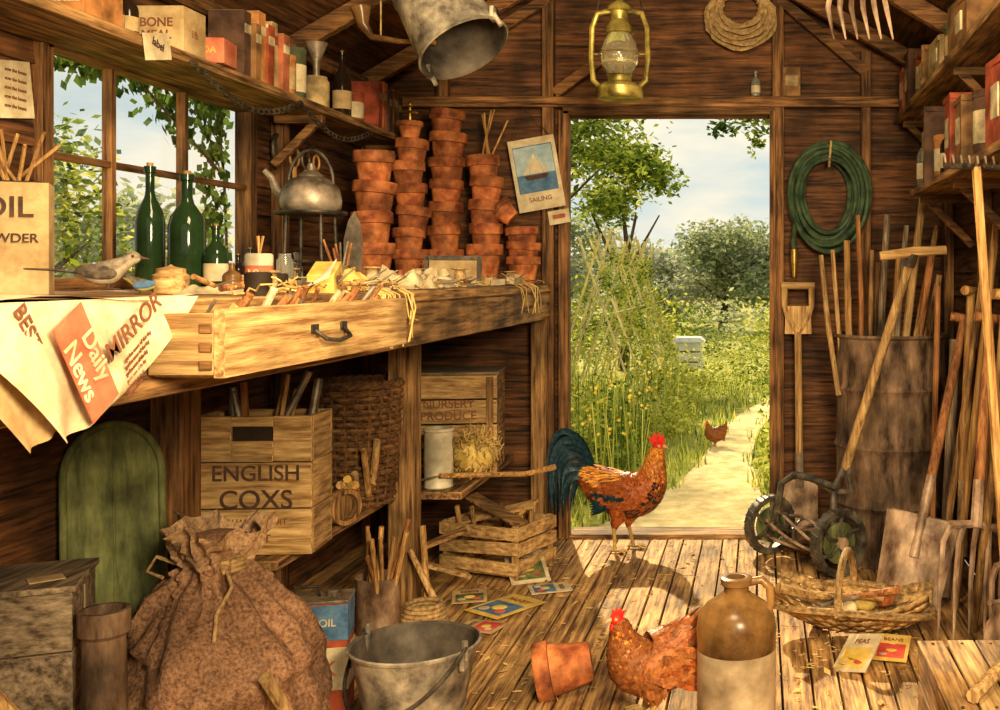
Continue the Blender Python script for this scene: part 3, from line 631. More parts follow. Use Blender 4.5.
for i in range(6): mb.rod((U(-.15,.15),U(-.1,.1),.03),(U(-.17,.17),U(-.1,.1),.29),.012,random.choice([HW,BN[2]]))
mb.box((-.02,0,.25),(.40,.09,.012),PL[0],(12,-14,14)); mb.box((.03,-.06,.28),(.34,.07,.012),BN[0],(8,16,-10))
mb.build('seed_tray_box',bevel=.002)
mb=MB(); mb.tube([(-1.25,4.10,.46),(-.97,4.35,.42),(-.87,4.45,.43)],[.010,.011,.013],HW); mb.tube([(-1.42,3.95,.44),(-1.25,4.10,.46)],[.02,.008],STEEL,8,flat=.3); mb.build('hoe_handle')
LYM=mat('flower_print_yellow',(.8,.5,.05),(1,.8,.2)); REDF=mat('flower_print_red',(.6,.05,.05),(.8,.15,.1))
def packet(name,x,y,z,w,h,rot,m,im,tx=None):
    mb=MB(); X=T((x,y,z),rot)
    mb.prism([(-w/2,-h/2),(w/2,-h/2),(w/2,h/2),(-w/2,h/2)],.003,m,X)
    mb.prism([(-w*.4,-h*.4),(w*.4,-h*.4),(w*.4,h*.12),(-w*.4,h*.12)],.001,im,X@T((0,0,.0025)))
    mb.ell(X@V((0,-h*.12,.0035)),(w*.16,w*.16,.0015),LYM); mb.ell(X@V((w*.2,-h*.25,.0035)),(w*.12,w*.12,.0015),REDF); mb.ell(X@V((-w*.22,-h*.28,.0035)),(w*.12,w*.12,.0015),PAPER)
    b=mb.build(name); text(b,tx or 'SEEDS',w*.2,X@T((0,h*.28,.003)),INKR)
packet('seed_packet',-.96,4.32,.045,.16,.2,(26,0,25),PAPER,GREENP); packet('seed_packet',-.95,3.92,.008,.18,.24,(0,0,-35),YEL,BLUE,'PANSY'); packet('seed_packet',-.83,4.15,.006,.12,.16,(0,0,-70),PAPER,BLUE)
packet('seed_packet',-1.12,4.05,.006,.13,.17,(0,0,15),PAPD,GREENP); packet('seed_packet',-.98,3.70,.006,.11,.15,(0,0,70),PAPD,REDF)
packet('seed_packet',.31,3.34,.042,.13,.16,(30,-12,-38),PAPER,YEL,'PEAS'); packet('seed_packet',.43,3.42,.030,.11,.14,(16,0,-15),YEL,REDF,'BEANS')
mb=MB(); X=T((-1.46,3.56,.465),(0,90,-30)); mb.lathe([(0,-.09),(.06,-.09),(.06,.09),(.045,.09),(.045,.06),(0,.06)],BN[2],24,X)
for z in(-.06,.05): mb.lathe([(.0625,z-.01),(.0625,z+.01)],IRON,24,X)
mb.build('wooden_pulley_roll')
mb=MB()
for i in range(8): mb.rod((-1.45+U(-.02,.03),3.72+i*.02,.42),(-1.42+U(-.05,.05),3.46+i*.05,.42+U(.10,.26)),U(.010,.017),random.choice([HW,PL[2],YEL]))
mb.build('paint_brush_bundle')
mb=MB(); X=T((-1.33,3.66,.001)); mb.lathe([(0,0),(.072,0),(.075,.005),(.075,.19),(.078,.195),(.07,.195),(.068,.02),(0,.02)],BLADE,24,X)
for i in range(12):
    a=U(0,6.28); mb.rod((-1.33+.03*math.cos(a),3.66+.03*math.sin(a),.03),(-1.33+U(-.05,.13),3.66+U(-.14,.02),.28+U(0,.15)),U(.004,.009),random.choice([HW,HR,STEEL,HW]))
mb.build('tin_of_tools')
mb=MB()
for k in range(5): mb.tube(circ((-1.19,3.72,.02+.014*k),.075-.004*k,24),.010,ROPE,6,True)
mb.build('coil_of_rope')
mb=MB(); mb.tube([(-1.22,3.86,.01),(-1.27,3.95,.30)],[.012,.012],HW); mb.tube([(-1.15,3.8,.01),(-1.3,3.9,.22)],[.014,.01],PL[2]); mb.box((-1.28,4.12,.10),(.30,.05,.016),PL[0],(0,22,30)); mb.box((-1.34,4.2,.16),(.34,.06,.014),BN[0],(0,-18,24)); mb.build('wooden_stakes')
mb=MB(); CM=T((-1.265,2.99,.001),(0,0,12)); mb.M=CM
mb.box((0,0,.16),(.19,.11,.32),BK[2]); mb.box((0,0,.265),(.192,.112,.10),BLUE); mb.box((0,0,.135),(.192,.1125,.12),PAPER); mb.box((0,0,.323),(.195,.115,.008),STEEL); 
mb.lathe([(.02,.32),(.02,.345),(0,.345)],STEEL,14,T((.05,0,0))); mb.tube([(-.06,0,.325),(-.055,0,.355),(.005,0,.355),(.01,0,.325)],.005,IRON)
b=mb.build('paraffin_tin',bevel=.004); text(b,'PINK',.06,CM@T((0,-.0568,.135),(90,0,0)),RED); text(b,'oil',.05,CM@T((.097,0,.135),(90,0,90)),INK); text(b,'LAMP OIL',.03,CM@T((0,-.0568,.265),(90,0,0)),PAPER)
# sack
mb=MB(); sx,sy=-1.385,2.68
prof=[(0,.20),(.02,.228),(.07,.245),(.16,.25),(.26,.24),(.34,.205),(.40,.155),(.45,.10),(.485,.062),(.51,.05),(.525,.052),(.55,.075),(.585,.10),(.61,.115)]
def dens(pr,k):
    out=[]
    for i in range(len(pr)-1):
        for j in range(k):
            t=j/k; out.append(tuple(pr[i][q]*(1-t)+pr[i+1][q]*t for q in range(len(pr[0]))))
    out.append(pr[-1]); return out
pr=dens(prof,4); sg=110; vs=[]
for z,r in pr:
    f=min(1,max(0,(z-.15)/.3))
    for j in range(sg):
        a=2*pi*j/sg; ca,sa=math.cos(a),math.sin(a)
        d=.050*noise.noise(V((ca*1.6,sa*1.6,z*5)))+.030*noise.noise(V((ca*4,sa*4,z*12)))
        rdg=1-abs(noise.noise(V((ca*2.5+3,sa*2.5,z*8+2*ca)))*2.6); d+=.024*max(0,rdg)**3*(z>.02)
        d+=r*.12*f*math.sin(9*a+3*math.sin(2*a)+z*6)
        vs.append((sx+(r+d)*ca,sy+(r+d)*sa,max(.001,z+ (.014*math.sin(7*a)+.01*math.sin(3*a) if z>.57 else 0)+.02*noise.noise(V((a,z*6,2)))*(z>.03)*(1-f))))
n=len(pr)
cut=[i for i,(z,r) in enumerate(pr) if z>.51][0]
F=lambda a,b:[(i*sg+j,i*sg+(j+1)%sg,(i+1)*sg+(j+1)%sg,(i+1)*sg+j) for i in range(a,b) for j in range(sg)]
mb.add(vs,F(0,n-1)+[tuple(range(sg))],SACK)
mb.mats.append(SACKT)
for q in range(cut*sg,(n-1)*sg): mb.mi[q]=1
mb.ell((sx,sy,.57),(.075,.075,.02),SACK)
for k in range(3): mb.tube(circ((sx,sy,.498+.011*k),.066,26),.007,ROPE,6,True)
mb.tube([(sx+.05,sy-.05,.50),(sx+.08,sy-.085,.47),(sx+.07,sy-.14,.42),(sx+.09,sy-.19,.37)],.005,ROPE)
mb.tube([(sx-.05,sy-.05,.51),(sx-.12,sy-.06,.54),(sx-.15,sy-.05,.50),(sx-.1,sy-.07,.49)],.005,ROPE)
b=mb.build('hessian_sack',sharp=80)
mb=MB(); pts=[(-.12,0),(.12,0)]+[(.12*math.cos(a),.70+.14*math.sin(a)) for a in[pi*i/20 for i in range(21)]]
X=T((-1.715,2.80,.002),(90,0,44))@T(rot=(-4,0,0)); mb.prism(pts,.02,GREENP,X)
rim=[X@V((x*.97,y,.014)) for x,y in pts[2:]]; mb.tube([X@V((.117,0,.014))]+rim+[X@V((-.117,0,.014))],.010,GREENP,8)
mb.tube([X@V((0,.02,.010)),X@V((0,.83,.010))],.004,GREENP,6)
mb.build('arched_green_hatch',bevel=.002)
mb=MB(); CM=T((-1.655,2.40,.001),(0,0,22)); mb.M=CM
for i in range(4): mb.box((0,0,.07+.135*i),(.19,.24,.131),GW[0] if i%2 else GW[1])
mb.box((0,0,.548),(.205,.255,.014),GW[1]); mb.box((.03,-.05,.557),(.07,.05,.003),PAPD,(0,0,20)); mb.box((.098,0,.28),(.006,.03,.5),GW[2])
mb.build('grey_storage_box',bevel=.003)
mb=MB(); mb.lathe([(0,0),(.05,0),(.045,.3),(.043,.44),(.052,.45),(.052,.50),(.042,.5),(.038,.42),(0,.4)],RUST,20,T((-1.455,2.33,.001))); mb.build('chimney_pot')
mb=MB(); mb.tube([(-1.54,2.10,.40),(-1.40,2.24,.10)],[.018,.018],PL[2]); mb.tube([(-1.40,2.24,.10),(-1.36,2.28,.02)],[.018,.018],PL[2]); mb.build('wooden_offcuts')
mb=MB()
for i in range(9):
    x=-1.16+U(-.06,.12); y=2.50+U(-.1,.12); a=U(0,6.28); z=.02+.03*(i//3); mb.tube([(x,y,z+.002),(x+.05*math.cos(a),y+.05*math.sin(a),z+.008),(x+.12*math.cos(a),y+.12*math.sin(a),z)],[.02,.018,.004],random.choice([TC,PL[2],YEL]))
mb.build('pile_of_carrots')
mb=MB(); mb.tube([(-1.10,2.62,.02),(-1.16,2.46,.30)],[.014,.016],PL[2]); mb.build('wooden_peg')
# ============ FLOOR FRONT
def bucket(mb,X,h,rb,rt,ha=0):
    mb.lathe([(0,.01),(rb,.01),(rb+.004,0),(rb+.006,.015),(rb+(rt-rb)*.3,h*.3),(rb+(rt-rb)*.31+.004,h*.315),(rb+(rt-rb)*.33,h*.33),(rb+(rt-rb)*.8,h*.8),(rt,h-.006),(rt+.007,h-.004),(rt+.009,h+.003),(rt+.003,h+.006)],GALV,40,X)
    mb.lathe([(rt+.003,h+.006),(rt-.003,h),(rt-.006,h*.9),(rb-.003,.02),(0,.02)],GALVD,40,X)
    for s in(-1,1): mb.box(X@V((s*(rt+.003),0,h-.02)),(.012,.04,.045),GALV); mb.tube([X@V((s*(rt+.006),0,h-.02)),X@V((s*(rt+.006),0,h+.03))],.008,GALV)
mb=MB(); bxx,byy=-.93,2.83; X=T((bxx,byy,.001),(0,0,-25)); bucket(mb,X,.25,.115,.165)
mb.tube([X@V((.176*math.cos(a),-.178*math.sin(a),.265-.16*math.sin(a))) for a in[pi*i/24 for i in range(25)]],.0055,IRON,8)
mb.tube([X@V((.176*math.cos(a),-.178*math.sin(a),.265-.16*math.sin(a))) for a in[pi*(.42+.16*i/6) for i in range(7)]],.011,HW,8)
mb.build('metal_bucket')
mb=MB(); X=T((-1.07,3.5,2.14))@T(rot=(0,146,-22))@T((0,0,-.18)); bucket(mb,X,.36,.115,.15)
mb.tube([X@V((.158*math.cos(a),.16*math.sin(a),.36-.16*abs(math.sin(a)))) for a in[pi*i/16 for i in range(17)]],.005,IRON)
mb.rod((-1.13,3.48,2.24),(-1.17,3.3,2.5),.004,ROPE,seg=6); mb.build('hanging_bucket')
mb=MB(); pot(mb,T((-.58,3.12,.078),(0,-100,10))@T((0,0,-.08)),.165,.088); mb.build('flowerpot')
mb=MB(); X=T((-.066,2.93,.001)); 
mb.lathe([(0,0),(.104,0),(.110,.008),(.110,.205)],STONE_B,40,X); mb.lathe([(.110,.205),(.111,.26),(.106,.295),(.085,.325),(.055,.345),(.036,.36),(.034,.375),(.043,.38),(.045,.398),(.036,.402),(.026,.40),(.024,.36),(0,.35)],STONE_T,40,X)
mb.tube([X@V(p) for p in((.034,-.0,.385),(.07,0,.392),(.093,0,.37),(.097,0,.33),(.088,0,.305))],[.012,.012,.012,.012,.014],STONE_T,10); mb.build('stoneware_jug')
# ---- trug
mb=MB(); mb.M=T((.315,3.60,.012),(0,0,-14))
for k in range(13):
    v0=-1+2*k/13;v1=v0+2/13-.015
    mb.grid(lambda u,v:(lambda a,b:V((.27*a,.17*b*math.sqrt(1-.72*a*a),.012+.115*b*b*.9+.07*a*a+.003*math.sin(a*30+k*3))))(-1+2*u,v0+(v1-v0)*v),40,2,TRUGM)
rimp=[V((.275*math.cos(2*pi*i/36),.172*math.sin(2*pi*i/36),.125-.03*math.cos(2*pi*i/36)**2)) for i in range(36)]
mb.tube(rimp,.013,TRUGM,8,True)
mb.tube([V((-.02,.172*math.cos(a),.11+.17*math.sin(a))) for a in[pi*i/18 for i in range(19)]],.013,PL[1],8)
for s in(-1,1): mb.box((s*.12,0,.008),(.03,.14,.016),BN[1])
mb.build('garden_trug',solid=.004)
mb=MB()
mb.tube([(.06,3.50,.20),(.16,3.56,.16),(.24,3.60,.14)],[.018,.015,.010],PL[2]); mb.tube([(.24,3.6,.14),(.42,3.68,.13)],[.018,.004],STEEL,8,flat=.3)
mb.tube([(.46,3.48,.20),(.30,3.6,.14)],[.013,.011],HR); 
for a in(-.02,0,.02): mb.tube([(.30,3.6+a*.3,.14),(.22,3.64+a,.12)],.004,STEEL)
mb.tube([(.15,3.66,.14),(.42,3.54,.15)],.008,HW); mb.tube([(.2,3.5,.14),(.45,3.62,.16)],.007,STEEL); mb.ell((.36,3.62,.12),(.045,.04,.035),RAGY); mb.ell((.43,3.62,.13),(.035,.03,.03),TC); mb.ell((.30,3.54,.12),(.03,.03,.025),RAG); mb.build('hand_tools')
# ---- lawn mower
mb=MB(); A=V((.045,4.70,.130)); B=V((.325,4.33,.140)); ax=(B-A).normalized(); q=V((0,0,1)).rotation_difference(ax).to_matrix().to_4x4()
def wheel(c,r):
    X=Matrix.Translation(c)@q
    mb.lathe([(r*.8,-.02),(r,-.022),(r,.022),(r*.8,.02),(r*.8,-.02)],MOWI,36,X)
    for i in range(28):
        a=2*pi*i/28; mb.rod(X@V((r*math.cos(a),r*math.sin(a),-.022)),X@V((r*math.cos(a+.1),r*math.sin(a+.1),.022)),.005,MOWI,seg=4)
    mb.lathe([(0,-.03),(.026,-.03),(.026,.032),(0,.036)],BLADE,14,X); mb.lathe([(0,.0),(r*.62,.0),(r*.62,.008),(0,.008)],GREENP,24,X)
    for i in range(6):
        a=2*pi*i/6; mb.tube([X@V((.02*math.cos(a),.02*math.sin(a),.014)),X@V((r*.5*math.cos(a+.25),r*.5*math.sin(a+.25),.014)),X@V((r*.82*math.cos(a),r*.82*math.sin(a),.012))],.008,MOWI,6)
wheel(A,.128);wheel(B,.137)
mb.rod(A,B,.014,MOWI)
for k in range(6):
    mb.tube([A+ax*(.05+.36*t)+(V((0,0,1))*math.cos(k*1.047+t*1.8)+ax.cross(V((0,0,1)))*math.sin(k*1.047+t*1.8))*.066 for t in[i/12 for i in range(13)]],.008,BLADE,4)
for t in(.08,.24,.39): mb.lathe([(.058,-.004),(.066,-.004),(.066,.004),(.058,.004)],MOWI,20,Matrix.Translation(A+ax*t)@q)
mb.rod(A+V((.06,.05,-.09)),B+V((.04,.08,-.10)),.025,BM[0],seg=14)
J=V((.36,4.34,.47)); up=[A+ax*.04+V((0,0,.02)),A+ax*.05+V((.02,0,.19)),A+ax*.11+V((.04,0,.235)),A+ax*.24+V((.04,0,.235)),B-ax*.06+V((.02,0,.20)),B-ax*.04+V((0,0,.02))]
mb.tube(up,.016,MOWI,8)
mb.tube([A+ax*.12+V((.05,0,.235)),J+V((-.05,0,-.1)),J],[.014,.014,.015],MOWI); mb.tube([B-ax*.08+V((.03,0,.2)),J+V((.02,0,-.12)),J],[.014,.014,.015],MOWI)
Tt=V((.60,4.12,1.33)); mb.tube([J-(Tt-J)*.03,Tt],[.021,.018],PL[2],10); mb.tube([Tt+V((-.13,0,-.012)),Tt+V((0,0,.004)),Tt+V((.13,0,.012))],[.018,.022,.018],PL[0],10); mb.rod(Tt-(Tt-J)*.06,Tt,.024,IRON)
mb.build('push_lawn_mower')
mb=MB(); X=T((.585,4.66,.001)); R0=.245; H=.985
p=[(0,.01),(R0,.01),(R0+.008,0),(R0+.006,.02)]
for z in(.25,.5,.75): p+=[(R0,z-.03),(R0+.003,z-.015),(R0+.012,z),(R0+.003,z+.015),(R0,z+.03)]
p+=[(R0,H-.02),(R0+.01,H-.01),(R0+.008,H),(R0-.004,H),(R0-.006,H-.3),(0,H-.3)]
mb.lathe(p,RUST,44,X); mb.build('rusty_oil_drum')
mb=MB()
for p0,p1,r,m in[((838,345),(822,255),.012,PL[2]),((852,345),(848,240),.015,HW),((862,340),(858,215),.012,HR),((880,335),(886,215),.016,GW[2]),((900,345),(925,180),.018,PL[2]),((893,345),(908,225),.013,GW[2]),((910,345),(930,255),.018,HR),((918,345),(938,275),.015,BN[2]),((870,345),(872,250),.011,BN[2]),((845,345),(832,250),.010,PL[2]),((888,345),(899,250),.013,HW),((905,350),(940,225),.013,BN[2]),((874,345),(880,262),.02,BM[2])]:
    s=1050/4.62; a=V(((p0[0]-760)/s,4.66+U(-.1,.06),.72)); b=V(((p1[0]-760)/s,4.66+U(-.1,.1),1.24+(276-p1[1])/s)); mb.tube([a,(a+b)/2+V((U(-.01,.01),0,0)),b],[r,r,r*.9],m,8)
mb.build('bundle_of_garden_canes')
mb=MB(); x0,y0=.185,4.90
mb.tube([(x0,y0,.30),(x0-.008,y0,.98)],[.018,.017],PL[2],10); mb.tube([(x0-.01,y0,.97),(x0-.05,y0,1.04),(x0-.07,y0,1.10),(x0-.07,y0,1.19)],[.016,.015,.014,.015],PL[2]); mb.tube([(x0-.01,y0,.97),(x0+.035,y0,1.04),(x0+.055,y0,1.10),(x0+.055,y0,1.19)],[.016,.015,.014,.015],PL[2]); mb.tube([(x0-.085,y0,1.195),(x0+.07,y0,1.195)],.018,PL[0],10)
mb.prism([(-.07,.97),(.055,.97),(.05,1.10),(-.065,1.10)],.016,PL[2],T((x0,y0,0),(90,0,0)))
mb.prism([(-.085,.004),(.085,.004),(.085,.27),(.03,.29),(-.03,.29),(-.085,.27)],.006,BLADE,T((x0,y0,0),(90,0,0))); mb.rod((x0,y0,.26),(x0,y0,.42),.021,STEEL); mb.build('garden_spade')
def shovel(name,tip,top,w,l,m=BLADE,sv=(.92,.39,0),hm=HR,tg=True):
    mb=MB(); tip=V(tip);top=V(top); d=(top-tip).normalized(); side=V(sv); side=(side-d*side.dot(d)).normalized(); nn=side.cross(d)
    def fn(u,v):
        a=(u-.5)*2; ww=w/2*(.86+.14*v); return tip+d*(l*v)+side*ww*a-nn*(.05*(a*a)-.02*v)*(1 if v<.9 else .6)
    mb.grid(fn,12,10,m)
    mb.grid(lambda u,v: fn(u,v)+nn*.005,12,10,m)
    mb.tube([tip+d*(l*.55)-nn*-.008,tip+d*(l+.16)],[.022,.020],m,10); mb.tube([tip+d*l-side*w*.5-nn*.03,tip+d*l,tip+d*l+side*w*.5-nn*.03],.009,m,8)
    mb.tube([tip+d*(l+.1),tip+d*(l+.5),top],[.020,.019,.018],hm,10)
    if tg: mb.tube([top-side*.055,top+side*.055],.019,hm,10)
    mb.build(name)
shovel('shovel',(.530,3.88,.012),(.815,4.18,1.07),.28,.34,sv=(1,-.25,0))
shovel('garden_spade',(.70,3.05,.012),(.82,3.10,1.02),.17,.28,sv=(.6,.8,0),hm=HW)
shovel('garden_spade',(.76,4.02,.012),(.825,4.10,1.18),.14,.28,sv=(.6,.8,0),hm=HW)
def fork(name,c,top,w,l,nt,hm):
    mb=MB(); c=V(c);top=V(top); d=(top-c).normalized(); side=V((.95,.3,0)); side=(side-d*side.dot(d)).normalized(); nn=side.cross(d)
    for i in range(nt):
        a=(i/(nt-1)-.5); p=c+side*w*a; mb.tube([p,p+d*l*.5-nn*.015,p+d*l*.85-nn*.012,c+side*w*a*.85+d*l],[.003,.009,.010,.011],BLADE,6)
    mb.tube([c-side*w*.44+d*l,c+d*(l+.01),c+side*w*.44+d*l],.014,BLADE); mb.tube([c+d*l,c+d*(l+.16)],[.021,.021],BLADE); mb.tube([c+d*(l+.1),top],[.020,.018],hm,10); mb.tube([top-side*.055,top+side*.055],.018,hm,10)
    mb.build(name)
fork('garden_fork',(.70,3.52,.01),(.815,3.72,1.09),.23,.38,5,HR)
fork('garden_fork',(.80,3.35,.01),(.81,3.42,1.18),.12,.3,4,HW)
mb=MB()
for p0,p1,r,m in[((.74,4.28,0),(.86,4.42,.9),.015,GW[2]),((.70,4.12,.0),(.86,4.0,1.3),.014,BN[2]),((.72,3.9,0),(.87,3.85,1.45),.015,HW),((.74,4.22,0),(.80,4.3,.98),.022,GW[2]),((.78,3.75,0),(.87,3.6,1.5),.014,PL[2]),((.70,4.3,0),(.74,4.36,1.2),.012,HR),((.74,3.66,0),(.87,3.45,1.35),.016,BN[2])]:
    mb.tube([p0,p1],r,m,8)
mb.build('leaning_poles')
mb=MB(); h=V((.575,2.79,1.53)); mb.tube([(.70,2.86,.01),h],[.014,.013],HW); mb.rod(h+V((-.09,-.03,.0)),h+V((.09,.03,.0)),.008,IRON)
for i in range(9):
    t=-1+2*i/8; p=h+V((.09*t,.03*t,0)); mb.tube([p,p+V((-.01,-.06,.02)),p+V((-.01,-.075,-.0))],[.005,.004,.002],STEEL,6)
mb.build('garden_rake')
mb=MB(); mb.M=T((.63,2.50,.001))
for i in range(6): mb.box((-.185+i*.074,0,.285+U(-.002,.002)),(.068,.46,.014),PL[1] if i%2 else BN[1],(0,0,U(-.6,.6)))
for z in(.05,.145,.24):
    mb.box((0,-.22,z),(.44,.014,.085),BN[0]); mb.box((0,.22,z),(.44,.014,.085),BN[0])
    for s in(-1,1): mb.box((s*.213,0,z),(.014,.43,.085),BN[1])
for i in range(6):
    for y in(-.2,.2): mb.ell((-.185+i*.074,y,.293),.004,IRON)
mb.build('slatted_wooden_box',bevel=.003)
mb=MB(); mb.tube([(.47,2.32,.31),(.62,2.55,.325),(.72,2.68,.31)],[.016,.015,.014],PL[2]); mb.build('axe_handle')
# ---- hose
mb=MB(); hx,hz=.32,1.615
for k in range(18):
    t=(k*7%18)/17; yy=YB-.035-.022*(k%4); rx=.115+.072*t+U(-.006,.006); rz=.165+.085*t+U(-.012,.012); ox=U(-.012,.012); oz=(1-t)*.02-U(0,.03)
    mb.tube([(hx+ox+rx*math.cos(a)*(1+.06*math.sin(a)),yy+.008*math.sin(2*a+k),hz+oz+rz*math.sin(a)) for a in[2*pi*i/40 for i in range(40)]],.0105,HOSE,8,True)
mb.tube([(hx-.15,YB-.07,hz-.1),(hx-.165,YB-.08,hz-.22),(hx-.16,YB-.08,hz-.26)],.0115,HOSE); mb.tube([(hx-.16,YB-.08,hz-.25),(hx-.16,YB-.08,hz-.30),(hx-.16,YB-.08,hz-.38)],[.018,.016,.008],BRASS,12)
mb.rod((hx,YB-.001,hz+.15),(hx,YB-.14,hz+.165),.008,IRON); mb.tube([(hx,YB-.02,hz+.26),(hx+.01,YB-.13,hz+.25),(hx,YB-.13,hz+.13)],.006,ROPE); mb.build('garden_hose')
for zz,ye in((1.984,4.95),(1.60,4.42)):
    mb=MB(); mb.bb(.63,.885,1.9,ye,zz-.028,zz,BN[1])
    for y in(ye-.1,3.6,2.7): mb.bb(.66,.86,y-.015,y+.015,zz-.058,zz-.028,BM[0]); mb.box((.78,y,zz-.14),(.27,.025,.03),BM[0],(0,45,0))
    mb.build('wall_shelf',bevel=.003)
def boxrow(name,z,items):
    mb=MB()
    for y,w,d,h,m in items:
        mb.box((.645+d/2,y,z+h/2+.001),(d,w,h),m,(0,0,U(-9,9))); mb.box((.645+d/2,y,z+h*.5),(d+.004,w*.6,h*.4),BK[6],(0,0,0)); mb.box((.645+d/2,y,z+h-.012),(d+.006,w+.006,.02),m,(0,0,0))
    return mb.build(name,bevel=.003)
boxrow('row_of_storage_boxes',1.985,[(4.82,.12,.12,.2,BK[7]),(4.62,.16,.12,.24,BK[3]),(4.20,.2,.14,.16,BK[0]),(3.90,.2,.13,.13,BK[4]),(3.45,.24,.15,.16,BK[0])])
tin('storage_tin',.71,4.42,1.985,.055,.19,BK[2],BK[6]); tin('storage_tin',.71,3.70,1.985,.06,.14,BK[5],PAPD)
boxrow('row_of_storage_boxes',1.601,[(4.14,.12,.13,.30,BK[3]),(3.62,.14,.12,.26,BK[2]),(3.42,.14,.12,.22,BK[0]),(2.90,.18,.13,.24,BK[2])])
tin('storage_tin',.71,3.98,1.601,.05,.17,BK[1],PAPER)
tin('storage_tin',.71,3.20,1.601,.06,.20,BK[3],BK[6])
bottle('glass_bottle',.69,4.32,1.601,.24,.045,GLC,PAPER); bottle('glass_bottle',.69,3.82,1.601,.2,.035,GLD,PAPER)
bottle('glass_bottle',-.02,YB-.04,2.087,.12,.022,GLC,PAPER); 
mb=MB(); mb.box((.15,YB-.04,2.155),(.08,.04,.135),BK[0]); mb.box((.15,YB-.061,2.16),(.06,.003,.05),BK[4]); mb.build('tobacco_tin',bevel=.004)
mb=MB()
for k in range(14): 
    r=.085+.0055*k; mb.tube([(-.09+U(-.006,.006)+r*1.05*math.cos(a),YB-.05-.015*(k%3),2.50-.004*k+r*.9*math.sin(a)+.004*math.sin(5*a+k)) for a in[2*pi*i/36 for i in range(36)]],.0085,ROPE,6,True)
mb.rod((-.09,YB,2.56),(-.09,YB-.12,2.57),.007,IRON); mb.build('hanging_rope_coil')
mb=MB(); c=V((.33,3.6,2.23))
mb.tube([c+V((0,0,.1)),c+V((.04,.05,.25))],.016,HW)
for i in range(6):
    t=(i-2.5)/2.5; mb.tube([c+V((0,0,.1)),c+V((.075*t,-.01,.05)),c+V((.10*t,-.03,-.08)),c+V((.10*t+.02,-.05,-.19))],[.013,.012,.010,.003],BLADE,6)
mb.rod(c+V((.04,.05,.24)),c+V((.04,.05,.4)),.003,ROPE); mb.build('hanging_muck_fork')
# ---- lantern
mb=MB(); X=T((-.535,4.0,1.915))
mb.lathe([(0,0),(.085,0),(.09,.01),(.088,.04),(.07,.055),(.045,.065),(.045,.085),(.05,.09)],LANT,28,X)
mb.lathe([(.042,.09),(.066,.13),(.072,.17),(.062,.215),(.042,.25)],mat('lamp_glass',(.75,.68,.45),(.9,.85,.65),sc=5,rough=.08,bump=0,grime=.1,trans=.85),28,X)
mb.lathe([(.045,.245),(.055,.25),(.05,.275),(.032,.30),(.034,.33),(.05,.335),(.045,.35),(.015,.375),(0,.38)],LANT,28,X)
for s in(-1,1): mb.tube([X@V(p) for p in((s*.07,0,.04),(s*.10,0,.07),(s*.108,0,.15),(s*.105,0,.27),(s*.085,0,.325),(s*.035,0,.335))],.011,LANT,8)
mb.tube(circ(X@V((0,0,.17)),.077,20),.003,LANT,5,True)
for s in(-1,1): mb.tube([X@V((s*.075,0,.17)),X@V((s*.105,0,.17))],.003,LANT,5)
mb.rod(X@V((0,0,.08)),X@V((0,0,.13)),.012,BRASS)
mb.tube([X@V((.085*math.cos(a),0,.33+.12*math.sin(a))) for a in[pi*i/16 for i in range(17)]],.004,IRON,6); mb.rod(X@V((0,0,.45)),X@V((0,0,.72)),.004,IRON); mb.build('oil_lantern')
mb=MB(); mb.tube([(-1.37,3.6,2.16),(-1.36,3.6,2.10),(-1.33,3.6,2.06),(-1.24,3.6,2.045)],[.035,.02,.012,.010],STONE_T,12); mb.tube([(-1.24,3.6,2.045),(-1.1,3.55,2.03)],.008,HW); mb.rod((-1.3,3.6,2.06),(-1.3,3.6,2.4),.003,ROPE,seg=5); mb.build('brass_horn')
# ================= POULTRY
def fm(name,c1,c2,r=.5,isl=.4): return mat(name,c1,c2,sc=(60,60,60),isl=isl,bump=.2,grime=.1,rough=r)
F_CH=fm('feather_chestnut',(.18,.035,.008),(.50,.14,.03)); F_OR=fm('feather_orange',(.58,.18,.02),(.98,.50,.08)); F_BK=fm('feather_black',(.004,.006,.008),(.025,.035,.04),.35)
F_GR=fm('feather_green',(.004,.014,.022),(.018,.06,.085),.3); F_BR=fm('feather_brown',(.24,.07,.018),(.54,.20,.06)); COMB=mat('comb_red',(.6,.015,.01),(.85,.05,.03),sc=60,bump=.3,rough=.5,grime=.1)
LEG=mat('leg_yellow',(.45,.26,.07),(.7,.48,.18),sc=60,bump=.3); BEAK=mat('beak_horn',(.5,.33,.1),(.75,.55,.25),sc=30); EYE=mat('eye_black',(.01,.005,.0),(.02,.01,.0),rough=.1,bump=0)
